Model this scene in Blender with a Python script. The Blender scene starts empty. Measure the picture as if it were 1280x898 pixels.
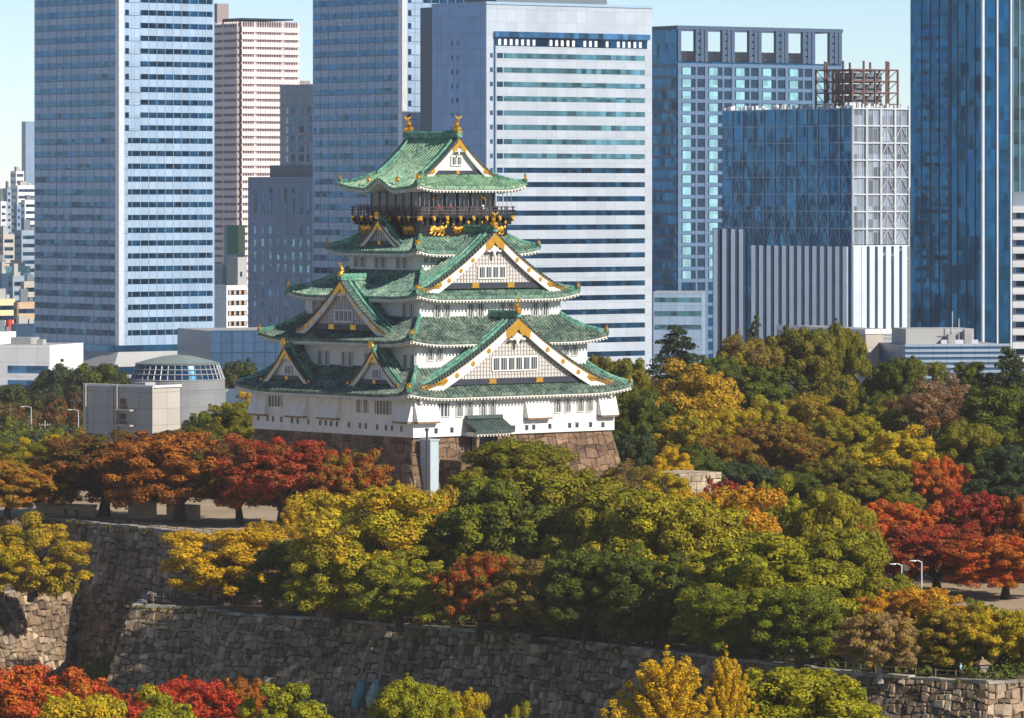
import bpy, math, random
import numpy as np
from mathutils import Vector, Matrix

R = math.radians
col = bpy.context.scene.collection
scene = bpy.context.scene

# ------------------------------------------------------------------ camera
F = 6375.0                       # focal length in photo pixels (1280 wide)
CAMZ, HOR = 45.0, 240.0
cam_d = bpy.data.cameras.new('camera')
cam = bpy.data.objects.new('camera', cam_d)
col.objects.link(cam)
cam.location = (0, 0, CAMZ)
cam.rotation_euler = (R(90), 0, 0)
cam_d.sensor_width = 36
cam_d.lens = F / 1280 * 36
cam_d.shift_y = -(449 - HOR) / 1280
cam_d.clip_start = 1
cam_d.clip_end = 60000
scene.camera = cam

# ------------------------------------------------------------------ sun and sky
SUN = Vector((0.655, -0.515, 0.55)).normalized()     # towards the sun
el = math.asin(SUN.z)
world = bpy.data.worlds.new('World')
scene.world = world
world.use_nodes = True
wn = world.node_tree.nodes
wl = world.node_tree.links
sky = wn.new('ShaderNodeTexSky')
sky.sky_type = 'NISHITA'
sky.sun_disc = False
sky.sun_elevation = el
sky.sun_rotation = math.atan2(SUN.x, SUN.y)
sky.air_density = 0.58
sky.dust_density = 0.0
sky.ozone_density = 1.9
wl.new(sky.outputs[0], wn['Background'].inputs[0])
wn['Background'].inputs[1].default_value = 0.088
sd = bpy.data.lights.new('sun', 'SUN')
sd.energy = 4.4
sd.angle = R(0.5)
sd.color = (1.0, 0.92, 0.80)
sun = bpy.data.objects.new('sun', sd)
col.objects.link(sun)
sun.rotation_euler = SUN.to_track_quat('Z', 'Y').to_euler()
sun.location = (200, -100, 300)

scene.view_settings.view_transform = 'Standard'
scene.view_settings.look = 'None'
scene.view_settings.gamma = 1
scene.view_settings.use_curve_mapping = False
scene.view_settings.exposure = 0.46
scene.render.engine = 'CYCLES'
scene.cycles.max_bounces = 6
scene.cycles.diffuse_bounces = 3
scene.cycles.glossy_bounces = 3
scene.cycles.transmission_bounces = 3
scene.cycles.transparent_max_bounces = 8
scene.cycles.volume_bounces = 0
scene.cycles.use_denoising = True

# ------------------------------------------------------------------ helpers
def W(px, py, Y):
    return Vector(((px - 640) / F * Y, Y, CAMZ - (py - HOR) / F * Y))

def zpx(py, Y):
    return CAMZ - (py - HOR) / F * Y

def link(o, parent=None):
    col.objects.link(o)
    if parent is not None:
        o.parent = parent
    return o

def tag(o, label=None, cat=None, group=None, kind=None):
    if label: o['label'] = label
    if cat: o['category'] = cat
    if group: o['group'] = group
    if kind: o['kind'] = kind
    return o

def empty(name, loc, rz=0, label=None, cat=None, group=None):
    o = bpy.data.objects.new(name, None)
    o.empty_display_size = 0.5
    link(o)
    o.location = loc
    o.rotation_euler = (0, 0, rz)
    return tag(o, label, cat, group)

class MB:
    """collects polygons, then becomes ONE mesh object"""
    def __init__(s):
        s.v, s.f, s.c, s.mi, s.uv = [], [], [], [], []
    def poly(s, pts, c=0.5, m=0, uv=None):
        b = len(s.v)
        s.v.extend([tuple(p) for p in pts])
        s.f.append(tuple(range(b, b + len(pts))))
        s.c.append(c); s.mi.append(m)
        s.uv.append(uv)
    def mesh(s, V, faces, c=0.5, m=0):
        b = len(s.v)
        s.v.extend([tuple(p) for p in V])
        for f in faces:
            s.f.append(tuple(i + b for i in f)); s.c.append(c); s.mi.append(m); s.uv.append(None)
    def hexa(s, p, c=0.5, m=0):
        # 8 corners: bottom 0-3 ccw, top 4-7
        s.mesh(p, [(3, 2, 1, 0), (4, 5, 6, 7), (0, 1, 5, 4), (1, 2, 6, 5), (2, 3, 7, 6), (3, 0, 4, 7)], c, m)
    def box(s, x0, x1, y0, y1, z0, z1, c=0.5, m=0, rz=0, xf=None):
        p = [(x0, y0, z0), (x1, y0, z0), (x1, y1, z0), (x0, y1, z0), (x0, y0, z1), (x1, y0, z1), (x1, y1, z1), (x0, y1, z1)]
        if rz:
            cx, cy = (x0 + x1) / 2, (y0 + y1) / 2
            ca, sa = math.cos(rz), math.sin(rz)
            p = [(cx + (a - cx) * ca - (b - cy) * sa, cy + (a - cx) * sa + (b - cy) * ca, z) for a, b, z in p]
        if xf: p = [xf(*q) for q in p]
        s.hexa(p, c, m)
    def tube(s, pts, rad, n=6, c=0.5, m=0, cap=True):
        pts = [Vector(p) for p in pts]
        if not hasattr(rad, '__len__'): rad = [rad] * len(pts)
        b = len(s.v)
        for i, p in enumerate(pts):
            d = (pts[min(i + 1, len(pts) - 1)] - pts[max(i - 1, 0)])
            d = d.normalized() if d.length > 1e-9 else Vector((0, 0, 1))
            u = d.cross(Vector((0, 0, 1)))
            if u.length < 1e-3: u = Vector((1, 0, 0))
            u.normalize(); w = d.cross(u)
            for k in range(n):
                a = 2 * math.pi * k / n
                s.v.append(tuple(p + (u * math.cos(a) + w * math.sin(a)) * rad[i]))
        for i in range(len(pts) - 1):
            for k in range(n):
                k2 = (k + 1) % n
                s.f.append((b + i * n + k, b + i * n + k2, b + (i + 1) * n + k2, b + (i + 1) * n + k))
                s.c.append(c); s.mi.append(m); s.uv.append(None)
        if cap:
            s.f.append(tuple(b + k for k in reversed(range(n)))); s.c.append(c); s.mi.append(m); s.uv.append(None)
            e = b + (len(pts) - 1) * n
            s.f.append(tuple(e + k for k in range(n))); s.c.append(c); s.mi.append(m); s.uv.append(None)
    def ell(s, ctr, r, n=10, k=6, c=0.5, m=0):
        V, Fc = [], []
        for i in range(k + 1):
            th = math.pi * i / k
            for j in range(n):
                a = 2 * math.pi * j / n
                V.append((ctr[0] + r[0] * math.sin(th) * math.cos(a), ctr[1] + r[1] * math.sin(th) * math.sin(a), ctr[2] + r[2] * math.cos(th)))
        for i in range(k):
            for j in range(n):
                j2 = (j + 1) % n
                Fc.append((i * n + j, (i + 1) * n + j, (i + 1) * n + j2, i * n + j2))
        s.mesh(V, Fc, c, m)
    def xform(s, fn, start=0):
        for i in range(start, len(s.v)): s.v[i] = tuple(fn(*s.v[i]))
    def build(s, name, mats, parent=None, smooth=False, auto=None):
        me = bpy.data.meshes.new(name)
        me.from_pydata(s.v, [], s.f)
        a = me.attributes.new('tint', 'FLOAT', 'FACE')
        a.data.foreach_set('value', s.c)
        if any(u is not None for u in s.uv):
            ul = me.uv_layers.new(name='UVMap')
            flat = []
            for f, u in zip(s.f, s.uv):
                for i in range(len(f)):
                    flat.extend(u[i] if u is not None else (0, 0))
            ul.data.foreach_set('uv', flat)
        if not isinstance(mats, (list, tuple)): mats = [mats]
        for mt in mats: me.materials.append(mt)
        if len(mats) > 1: me.polygons.foreach_set('material_index', s.mi)
        if smooth: me.polygons.foreach_set('use_smooth', [True] * len(s.f))
        me.update()
        o = bpy.data.objects.new(name, me)
        return link(o, parent)

# ------------------------------------------------------------------ materials
def new_mat(name):
    m = bpy.data.materials.new(name)
    m.use_nodes = True
    nt = m.node_tree
    return m, nt.nodes, nt.links, nt.nodes['Principled BSDF']

def ramp(n, stops):
    r = n.new('ShaderNodeValToRGB')
    cr = r.color_ramp
    while len(cr.elements) < len(stops): cr.elements.new(0.5)
    for e, (p, c) in zip(cr.elements, stops):
        e.position = p; e.color = (*c, 1)
    return r

def noise(n, l, scale, detail=4, rough=0.6, coord='Object', stretch=None):
    tc = n.new('ShaderNodeTexCoord')
    t = n.new('ShaderNodeTexNoise')
    t.inputs['Scale'].default_value = scale
    t.inputs['Detail'].default_value = detail
    t.inputs['Roughness'].default_value = rough
    if stretch:
        mp = n.new('ShaderNodeMapping')
        mp.inputs['Scale'].default_value = stretch
        l.new(tc.outputs[coord], mp.inputs[0]); l.new(mp.outputs[0], t.inputs[0])
    else:
        l.new(tc.outputs[coord], t.inputs[0])
    return t

def mat(name, c, rough=0.7, metal=0.0, var=0.15, scale=0.6, c2=None, bump=0.0, stretch=None, spec=0.5, tint=0.0):
    m, n, l, b = new_mat(name)
    b.inputs['Roughness'].default_value = rough
    b.inputs['Metallic'].default_value = metal
    b.inputs['Specular IOR Level'].default_value = spec
    lo = tuple(x * (1 - var) for x in c)
    hi = c2 if c2 else tuple(min(1, x * (1 + var)) for x in c)
    t = noise(n, l, scale, stretch=stretch)
    rp = ramp(n, [(0.3, lo), (0.7, hi)])
    l.new(t.outputs[0], rp.inputs[0])
    out = rp.outputs[0]
    if tint:
        at = n.new('ShaderNodeAttribute'); at.attribute_name = 'tint'
        mr = n.new('ShaderNodeMapRange')
        mr.inputs[3].default_value = 1 - tint; mr.inputs[4].default_value = 1 + tint
        l.new(at.outputs['Fac'], mr.inputs[0])
        mx = n.new('ShaderNodeVectorMath'); mx.operation = 'SCALE'
        l.new(out, mx.inputs[0]); l.new(mr.outputs[0], mx.inputs['Scale'])
        out = mx.outputs[0]
    l.new(out, b.inputs['Base Color'])
    if bump:
        t2 = noise(n, l, scale * 6)
        bp = n.new('ShaderNodeBump'); bp.inputs['Strength'].default_value = bump; bp.inputs['Distance'].default_value = 0.1
        l.new(t2.outputs[0], bp.inputs['Height']); l.new(bp.outputs[0], b.inputs['Normal'])
    return m

M = {}
M['plaster'] = mat('white_plaster', (0.70, 0.68, 0.64), 0.8, var=0.1, c2=(0.76, 0.75, 0.72), scale=1.0, bump=0.05, stretch=(1.3, 1.3, .15))
M['plaster_soffit'] = mat('eave_plaster', (0.66, 0.64, 0.58), 0.8, var=0.15, scale=0.8)
M['window_dark'] = mat('dark_window', (0.045, 0.055, 0.07), 0.25, var=0.3, scale=1.5)
M['bars'] = mat('grey_bars', (0.5, 0.5, 0.48), 0.7, var=0.1)
M['black_wood'] = mat('black_lacquer', (0.012, 0.012, 0.015), 0.35, var=0.3, scale=2)
M['navy'] = mat('dark_beam', (0.03, 0.035, 0.05), 0.5, var=0.2)
M['gold'] = mat('gold_leaf', (0.80, 0.42, 0.06), 0.38, metal=0.85, var=0.2, scale=3, bump=0.2)
M['lattice_back'] = mat('lattice_panel', (0.66, 0.62, 0.575), 0.8, var=0.08)  # pale pinkish plaster panel behind the gable lattice bars
M['lattice'] = mat('lattice_grey', (0.42, 0.385, 0.36), 0.8, var=0.1)
M['steel_grey'] = mat('grey_metal', (0.35, 0.36, 0.37), 0.5, metal=0.3, var=0.1)
M['shaft'] = mat('pale_blue_panel', (0.42, 0.50, 0.56), 0.45, var=0.06)
M['dark_metal'] = mat('dark_metal', (0.05, 0.05, 0.055), 0.5, var=0.1)
M['wood'] = mat('weathered_wood', (0.22, 0.14, 0.08), 0.8, var=0.3, scale=2)

def roof_mat(name, lo, mid, hi, rust):
    m, n, l, b = new_mat(name)
    b.inputs['Roughness'].default_value = 0.62
    t = noise(n, l, 0.55, 6, 0.7)
    rp = ramp(n, [(0.33, lo), (0.5, mid), (0.68, hi)])
    l.new(t.outputs[0], rp.inputs[0])
    t2 = noise(n, l, 2.2, 4, 0.7)
    rp2 = ramp(n, [(0.38, rust), (0.52, (1, 1, 1)), (0.8, (1.0, 1.0, 1.0))])
    l.new(t2.outputs[0], rp2.inputs[0])
    mx = n.new('ShaderNodeMix'); mx.data_type = 'RGBA'; mx.blend_type = 'MULTIPLY'; mx.inputs[0].default_value = 0.9
    l.new(rp.outputs[0], mx.inputs[6]); l.new(rp2.outputs[0], mx.inputs[7])
    # tile courses
    at = n.new('ShaderNodeAttribute'); at.attribute_name = 'tint'
    mr = n.new('ShaderNodeMapRange'); mr.inputs[3].default_value = 0.78; mr.inputs[4].default_value = 1.22
    l.new(at.outputs['Fac'], mr.inputs[0])
    vm = n.new('ShaderNodeVectorMath'); vm.operation = 'SCALE'
    l.new(mx.outputs[2], vm.inputs[0]); l.new(mr.outputs[0], vm.inputs['Scale'])
    l.new(vm.outputs[0], b.inputs['Base Color'])
    return m

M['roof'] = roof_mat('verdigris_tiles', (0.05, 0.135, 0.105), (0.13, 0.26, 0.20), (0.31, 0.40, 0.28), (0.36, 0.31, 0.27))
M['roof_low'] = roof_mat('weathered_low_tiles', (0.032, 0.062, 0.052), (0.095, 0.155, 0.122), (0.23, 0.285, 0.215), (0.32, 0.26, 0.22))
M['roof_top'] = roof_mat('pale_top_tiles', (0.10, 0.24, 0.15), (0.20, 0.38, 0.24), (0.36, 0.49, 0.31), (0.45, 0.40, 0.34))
M['roof_edge'] = roof_mat('verdigris_ridge', (0.05, 0.16, 0.12), (0.10, 0.30, 0.22), (0.26, 0.44, 0.31), (0.3, 0.35, 0.3))
M['roof_dark'] = mat('dark_verge_tiles', (0.055, 0.085, 0.075), 0.6, var=0.4, scale=1.5)

def stone_mat(name, cols, rough=0.85):
    m, n, l, b = new_mat(name)
    b.inputs['Roughness'].default_value = rough
    at = n.new('ShaderNodeAttribute'); at.attribute_name = 'tint'
    k = len(cols)
    rp = ramp(n, [(i / (k - 1), c) for i, c in enumerate(cols)])
    l.new(at.outputs['Fac'], rp.inputs[0])
    t = noise(n, l, 1.3, 6, 0.7)
    rp2 = ramp(n, [(0.28, (0.42, 0.42, 0.42)), (0.6, (1.05, 1.03, 1.0))])
    l.new(t.outputs[0], rp2.inputs[0])
    mx = n.new('ShaderNodeMix'); mx.data_type = 'RGBA'; mx.blend_type = 'MULTIPLY'; mx.inputs[0].default_value = 1
    l.new(rp.outputs[0], mx.inputs[6]); l.new(rp2.outputs[0], mx.inputs[7])
    t3 = noise(n, l, 0.10, 4, 0.65)
    rp3 = ramp(n, [(0.34, (0.35, 0.34, 0.32)), (0.52, (1, 1, 1))])
    l.new(t3.outputs[0], rp3.inputs[0])
    mx2 = n.new('ShaderNodeMix'); mx2.data_type = 'RGBA'; mx2.blend_type = 'MULTIPLY'; mx2.inputs[0].default_value = 0.85
    l.new(mx.outputs[2], mx2.inputs[6]); l.new(rp3.outputs[0], mx2.inputs[7])
    l.new(mx2.outputs[2], b.inputs['Base Color'])
    t2 = noise(n, l, 5, 5, 0.7)
    bp = n.new('ShaderNodeBump'); bp.inputs['Strength'].default_value = 0.5; bp.inputs['Distance'].default_value = 0.15
    l.new(t2.outputs[0], bp.inputs['Height']); l.new(bp.outputs[0], b.inputs['Normal'])
    return m

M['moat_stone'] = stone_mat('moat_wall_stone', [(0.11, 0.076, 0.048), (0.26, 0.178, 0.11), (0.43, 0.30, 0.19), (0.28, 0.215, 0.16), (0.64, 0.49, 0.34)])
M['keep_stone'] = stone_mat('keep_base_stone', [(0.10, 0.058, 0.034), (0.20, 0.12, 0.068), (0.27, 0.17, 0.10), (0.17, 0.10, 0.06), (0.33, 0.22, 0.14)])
M['gap'] = mat('stone_joints', (0.025, 0.022, 0.018), 0.95, var=0.3)
M['cap_stone'] = mat('capping_stone', (0.30, 0.27, 0.23), 0.9, var=0.35, scale=0.4, tint=0.35)
# ------------------------------------------------------------------ dry stone walling
def stone_face(mb, gap, P00, P10, P11, P01, sw, sh, seed, relief=0.28, corner=False):
    """fills a quad (bottom-left, bottom-right, top-right, top-left) with irregular fitted stones"""
    rnd = random.Random(seed)
    P00, P10, P11, P01 = [Vector(p) for p in (P00, P10, P11, P01)]
    L = ((P10 - P00).length + (P11 - P01).length) / 2
    H = ((P01 - P00).length + (P11 - P10).length) / 2
    n = (P10 - P00).cross(P01 - P00).normalized()
    def at(u, v, d):
        a = P00.lerp(P10, u); b = P01.lerp(P11, u)
        return a.lerp(b, v) + n * d
    gap.poly([at(0, 0, -0.12), at(1, 0, -0.12), at(1, 1, -0.12), at(0, 1, -0.12)])
    rows = max(2, round(H / sh))
    hs = [rnd.uniform(0.75, 1.3) for _ in range(rows)]
    t = sum(hs); acc = 0; vs = [0]
    for h in hs: acc += h / t; vs.append(acc)
    vs[-1] = 1.0
    def wob(u, k):     # wavy course lines
        if k in (0, rows): return vs[k]
        return vs[k] + (0.22 / rows) * (math.sin(u * L * 0.55 + k * 2.1) + 0.8 * math.sin(u * L * 1.3 + k * 4.7))
    for k in range(rows):
        us = [0.0]
        while us[-1] < 1:
            us.append(us[-1] + rnd.uniform(0.6, 1.55) * sw / L)
        us[-1] = 1.0
        if len(us) > 2 and us[-1] - us[-2] < 0.3 * sw / L: us.pop(-2)
        for i in range(len(us) - 1):
            u0, u1 = us[i], us[i + 1]
            j = 0.10 * sw / L
            jv = 0.16 * sh / H
            def J(u, k2):
                e = 0 if u in (0.0, 1.0) else rnd.uniform(-j, j)
                f = 0 if k2 in (0, rows) else rnd.uniform(-jv, jv)
                return (u + e, wob(u, k2) + f)
            um = (u0 + u1) / 2 + rnd.uniform(-j, j)
            if corner: jv *= .35; j *= .5
            pts = [J(u0, k), (um, wob(um, k) + (0 if k == 0 else rnd.uniform(-jv, jv) * 0.8)), J(u1, k), J(u1, k + 1),
                   (um + rnd.uniform(-j, j), wob(um, k + 1) + (0 if k + 1 == rows else rnd.uniform(-jv, jv) * 0.8)), J(u0, k + 1)]
            if rnd.random() < 0.18 and not corner:          # a stone and small fillers
                pts = [(p[0] * 0.86 + um * 0.14, p[1] * 0.86 + (vs[k] + vs[k + 1]) / 2 * 0.14) for p in pts]
            cu = sum(p[0] for p in pts) / 6; cv = sum(p[1] for p in pts) / 6
            tint = rnd.random()
            d = rnd.uniform(0.02, relief)
            tl = (rnd.uniform(-.5, .5) * relief, rnd.uniform(-.5, .5) * relief)
            g = 0.05
            r0 = [at(cu + (a - cu) * (1 - g), cv + (b_ - cv) * (1 - g), -0.14) for a, b_ in pts]
            r1 = [at(cu + (a - cu) * (1 - g * 1.3), cv + (b_ - cv) * (1 - g * 1.3), d * 0.45) for a, b_ in pts]
            r2 = [at(cu + (a - cu) * 0.72, cv + (b_ - cv) * 0.72, d + tl[0] * (a - cu) / (abs(u1 - u0) + 1e-6) + tl[1] * (b_ - cv) / (vs[k + 1] - vs[k] + 1e-6)) for a, b_ in pts]
            V = r0 + r1 + r2
            fc = [tuple(range(12, 18))]
            for q in range(6):
                q2 = (q + 1) % 6
                fc.append((q, q2, 6 + q2, 6 + q)); fc.append((6 + q, 6 + q2, 12 + q2, 12 + q))
            mb.mesh(V, fc, tint)

def stone_wall(name, label, pts, ztop, zbot, batter, sw, sh, seed, matname='moat_stone', cap=True, cat='stone wall', group=None, kind=None):
    """pts: plan polyline left to right seen from outside; outside is on the right-hand... (camera) side"""
    root = empty(name, (pts[0][0], pts[0][1], zbot), 0, label, cat, group)
    off = Vector((pts[0][0], pts[0][1], zbot))
    outs = []
    P = [Vector((p[0], p[1])) for p in pts]
    nr = []
    for i in range(len(P) - 1):
        d = (P[i + 1] - P[i]).normalized()
        nr.append(Vector((d.y, -d.x)))
    h = ztop - zbot
    for i, p in enumerate(P):
        a = nr[max(i - 1, 0)]; b = nr[min(i, len(nr) - 1)]
        m = (a + b); m = m / max(0.3, m.dot(b))
        outs.append(p + m * h * batter)
    st, gp, cp = MB(), MB(), MB()
    rnd = random.Random(seed)
    for i in range(len(P) - 1):
        b0 = Vector((*outs[i], zbot)) - off; b1 = Vector((*outs[i + 1], zbot)) - off
        t0 = Vector((*P[i], ztop)) - off; t1 = Vector((*P[i + 1], ztop)) - off
        stone_face(st, gp, b0, b1, t1, t0, sw, sh, seed + i * 7)
        if cap:
            L = (P[i + 1] - P[i]).length
            k = max(1, round(L / 2.0)); d = (t1 - t0) / L
            nn = Vector((*nr[i], 0))
            for q in range(k):
                a = t0 + d * (L * q / k + 0.02); c = t0 + d * (L * (q + 1) / k - 0.02)
                hh = rnd.uniform(0.22, 0.42); o = rnd.uniform(0.0, 0.12)
                p8 = [a + nn * (0.1 + o), c + nn * (0.1 + o), c - nn * 1.1, a - nn * 1.1]
                cp.hexa([x + Vector((0, 0, 0.01)) for x in p8] + [x + Vector((0, 0, hh)) for x in p8], rnd.random())
    st.build('stone_facing', M[matname], root)
    gp.build('joint_backing', M['gap'], root)
    if cap: cp.build('capping_course', M['cap_stone'], root)
    return root

# ------------------------------------------------------------------ ground
def ground_mat(name, c1, c2, c3, s=0.05):
    m, n, l, b = new_mat(name)
    b.inputs['Roughness'].default_value = 0.95
    t = noise(n, l, s, 8, 0.65)
    rp = ramp(n, [(0.3, c1), (0.5, c2), (0.7, c3)])
    l.new(t.outputs[0], rp.inputs[0]); l.new(rp.outputs[0], b.inputs['Base Color'])
    t2 = noise(n, l, 3, 5)
    bp = n.new('ShaderNodeBump'); bp.inputs['Strength'].default_value = 0.4
    l.new(t2.outputs[0], bp.inputs['Height']); l.new(bp.outputs[0], b.inputs['Normal'])
    return m
M['soil'] = ground_mat('dry_soil', (0.26, 0.19, 0.12), (0.36, 0.27, 0.17), (0.42, 0.33, 0.22), 0.06)
M['grass'] = ground_mat('moat_grass', (0.05, 0.07, 0.025), (0.09, 0.10, 0.035), (0.15, 0.12, 0.05), 0.15)
M['city_ground'] = ground_mat('city_ground', (0.20, 0.195, 0.19), (0.27, 0.26, 0.25), (0.34, 0.33, 0.32), 0.01)
M['litter'] = ground_mat('leaf_litter', (0.07, 0.055, 0.03), (0.12, 0.085, 0.04), (0.2, 0.12, 0.05), 0.25)

def sheet(name, pts, z, m):
    b = MB(); b.poly([(x, y, z) for x, y in pts])
    return tag(b.build(name, M[m]), kind='structure')

sheet('ground', [(-9000, -60), (9000, -60), (9000, 9200), (-9000, 9200)], -20.0, 'city_ground')
sheet('moat_floor', [(-140, 512), (190, 512), (190, 730), (-140, 730)], -19.9, 'grass')
def slab(name, pts, z0, z1, m, inset=0.0):
    b = MB()
    n = len(pts)
    b.poly([(x, y, z1) for x, y in pts])
    for i in range(n):
        a, c = pts[i], pts[(i + 1) % n]
        b.poly([(a[0], a[1], z0), (c[0], c[1], z0), (c[0], c[1], z1), (a[0], a[1], z1)])
    return tag(b.build(name, M[m]), kind='structure')

UP = [(-140, 712), (-75, 702.5), (-63.2, 700), (-34, 658), (-22, 651), (30, 655), (26, 745), (10, 800), (0, 985)]
TER = [(-48.4, 650.5), (-39.6, 647.5), (-35.5, 638.5), (-20.7, 628), (0, 609), (20.1, 583), (38.5, 558), (51.2, 549), (72, 558), (160, 600)]
slab('castle_ground', [(x, y + 0.5) for x, y in UP] + [(-15, 985), (-60, 880), (-140, 830)], -19.95, 0.0, 'soil')
def wood_z(X, Y):
    bx = np.interp(Y, [655, 745, 800, 985], [30, 26, 10, 0])
    return 0.0 if X < bx + .5 else float(np.interp(Y, [701, 900], [-8, 0]))
b = MB()
for ya, yb, xa, xb in ((701, 745, 28.0, 26.1), (745, 800, 26.1, 10.1), (800, 900, 10.1, 4.7), (900, 985, 4.7, .1)):
    za, zb = np.interp(ya, [701, 900], [-8, 0]), np.interp(yb, [701, 900], [-8, 0])
    b.poly([(xa, ya, za), (175, ya, za), (175, yb, zb), (xb, yb, zb)])
    b.poly([(175, ya, -19.9), (175, yb, -19.9), (175, yb, zb), (175, ya, za)])
b.poly([(.1, 985, -19.9), (.1, 985, 0), (175, 985, 0), (175, 985, -19.9)])
tag(b.build('wooded_slope', M['litter']), kind='structure')
slab('terrace_ground', [(x, y + 0.4) for x, y in TER] + [(175, 701), (28, 701), (30, 656), (-22, 650), (-34, 657), (-47, 676)], -19.95, -8.0, 'litter')
BAS = [(-92, 628), (-57.5, 690)]
slab('west_terrace_ground', [(-140, 640), (-93, 628.6), (-58.6, 690.6), (-63.4, 699.5), (-75, 702), (-140, 711)], -19.95, -8.0, 'litter')
slab('near_bank', [(-140, 180), (190, 180), (190, 505), (-140, 505)], -19.95, -10.0, 'grass')

sheet('sandy_path', [(46, 612), (125, 628), (125, 692), (44, 690)], -7.995, 'soil')
stone_wall('upper_stone_wall', 'tall shaded stone wall under the red trees at the left, topmost of the walls', UP[:5], 0.0, -19.9, 0.30, 1.1, .9, 11)
stone_wall('rear_stone_wall', 'stone wall hidden behind the terrace trees below the castle', UP[4:8], -0.2, -8.5, 0.2, 1.4, 1.2, 12, cap=False)
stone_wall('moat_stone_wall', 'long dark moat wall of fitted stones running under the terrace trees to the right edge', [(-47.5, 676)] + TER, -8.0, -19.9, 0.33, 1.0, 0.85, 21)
stone_wall('west_stone_wall', 'sunlit stone wall at the far left below the yellow green tree', [(-92, 628), (-57.5, 690)], -8.0, -19.9, 0.25, 1.05, 0.9, 31)

# far hills
b = MB()
rnd = random.Random(5)
xs = [-1600 + 40 * i for i in range(81)]
def hz(x): return .55 * hz0(x) + 18
def hz0(x): return 30 + 45 * (0.5 + 0.5 * math.sin(x * 0.0016 + 0.9)) + 14 * math.sin(x * 0.007) + 7 * math.sin(x * 0.019 + 1)
prof = [(0, -21), (350, 0.45), (800, 0.85), (1300, 1.0), (2200, 0.5), (3000, -21)]
for i in range(len(xs) - 1):
    for j in range(len(prof) - 1):
        def pt(x, k):
            dy, q = prof[k]
            return (x, 6300 + dy * .75, q if q < 0 else -20 + (hz(x) + 20) * q)
        b.poly([pt(xs[i], j), pt(xs[i + 1], j), pt(xs[i + 1], j + 1), pt(xs[i], j + 1)])
tag(b.build('hills', mat('far_hills', (0.06, 0.09, 0.05), 0.9, var=0.3, scale=0.01), smooth=True), kind='structure')
# ------------------------------------------------------------------ the castle keep
CX, CY, PHI = -11.65, 750.0, R(40)
cph, sph = math.cos(PHI), math.sin(PHI)
keep = empty('castle_keep', (CX, CY, 0), PHI, 'white five storey castle keep with green tiled roofs and gold ornaments on a stone base', 'castle')

def fx(px, py, b):              # front face (local y = -b): photo measure -> local x, z
    k = (px - 640) / F
    x = (k * (CY - b * cph) - CX - b * sph) / (cph - k * sph)
    Y = CY + x * sph - b * cph
    return x, zpx(py, Y)
def ly(px, py, a):              # left face (local x = -a): -> local y, z
    k = (px - 640) / F
    y = -(k * (CY - a * sph) - CX + a * cph) / (sph + k * cph)
    Y = CY - a * sph + y * cph
    return y, zpx(py, Y)

SIDES = {}
def side_xf(sd, ax, ay):
    if sd == 'front': return lambda x, d, z: (x, -ay + d, z)
    if sd == 'back': return lambda x, d, z: (-x, ay - d, z)
    if sd == 'right': return lambda x, d, z: (ax - d, x, z)
    if sd == 'left': return lambda x, d, z: (-ax + d, -x, z)

def rib_cols(x0, x1, sp=0.62, h=0.13):
    n = max(1, round((x1 - x0) / sp)); s = (x1 - x0) / n
    out = []
    for i in range(n):
        a = x0 + i * s
        out += [(a, 0.0), (a + s * 0.48, 0.0), (a + s * 0.58, h), (a + s * 0.88, h)]
    out.append((x1, 0.0))
    return out

rr = random.Random(77)
def slope(mb, xf, x0, x1, dmax, zf, rows=8, d0=None):
    """one roof slope with real tile ribs; dmax(x) = how far in it runs, zf(x, d) = height"""
    cols = rib_cols(x0, x1)
    prev = None
    colt = {}
    for i, (x, rb) in enumerate(cols):
        dm = max(0.05, dmax(x))
        line = [xf(x, 0.35, zf(x, 0) - 0.42), xf(x, 0.02, zf(x, 0) - 0.36), xf(x, 0.0, zf(x, 0) + rb)]
        for j in range(1, rows + 1):
            d = dm * j / rows
            line.append(xf(x, d, zf(x, d) + rb))
        if prev:
            for j in range(len(line) - 1):
                key = (i // 8, j // 2)
                t = colt.setdefault(key, rr.uniform(0.25, 0.75))
                mb.poly([prev[j], line[j], line[j + 1], prev[j + 1]], min(1, max(0, t + rr.uniform(-.3, .3))))
        prev = line

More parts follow.
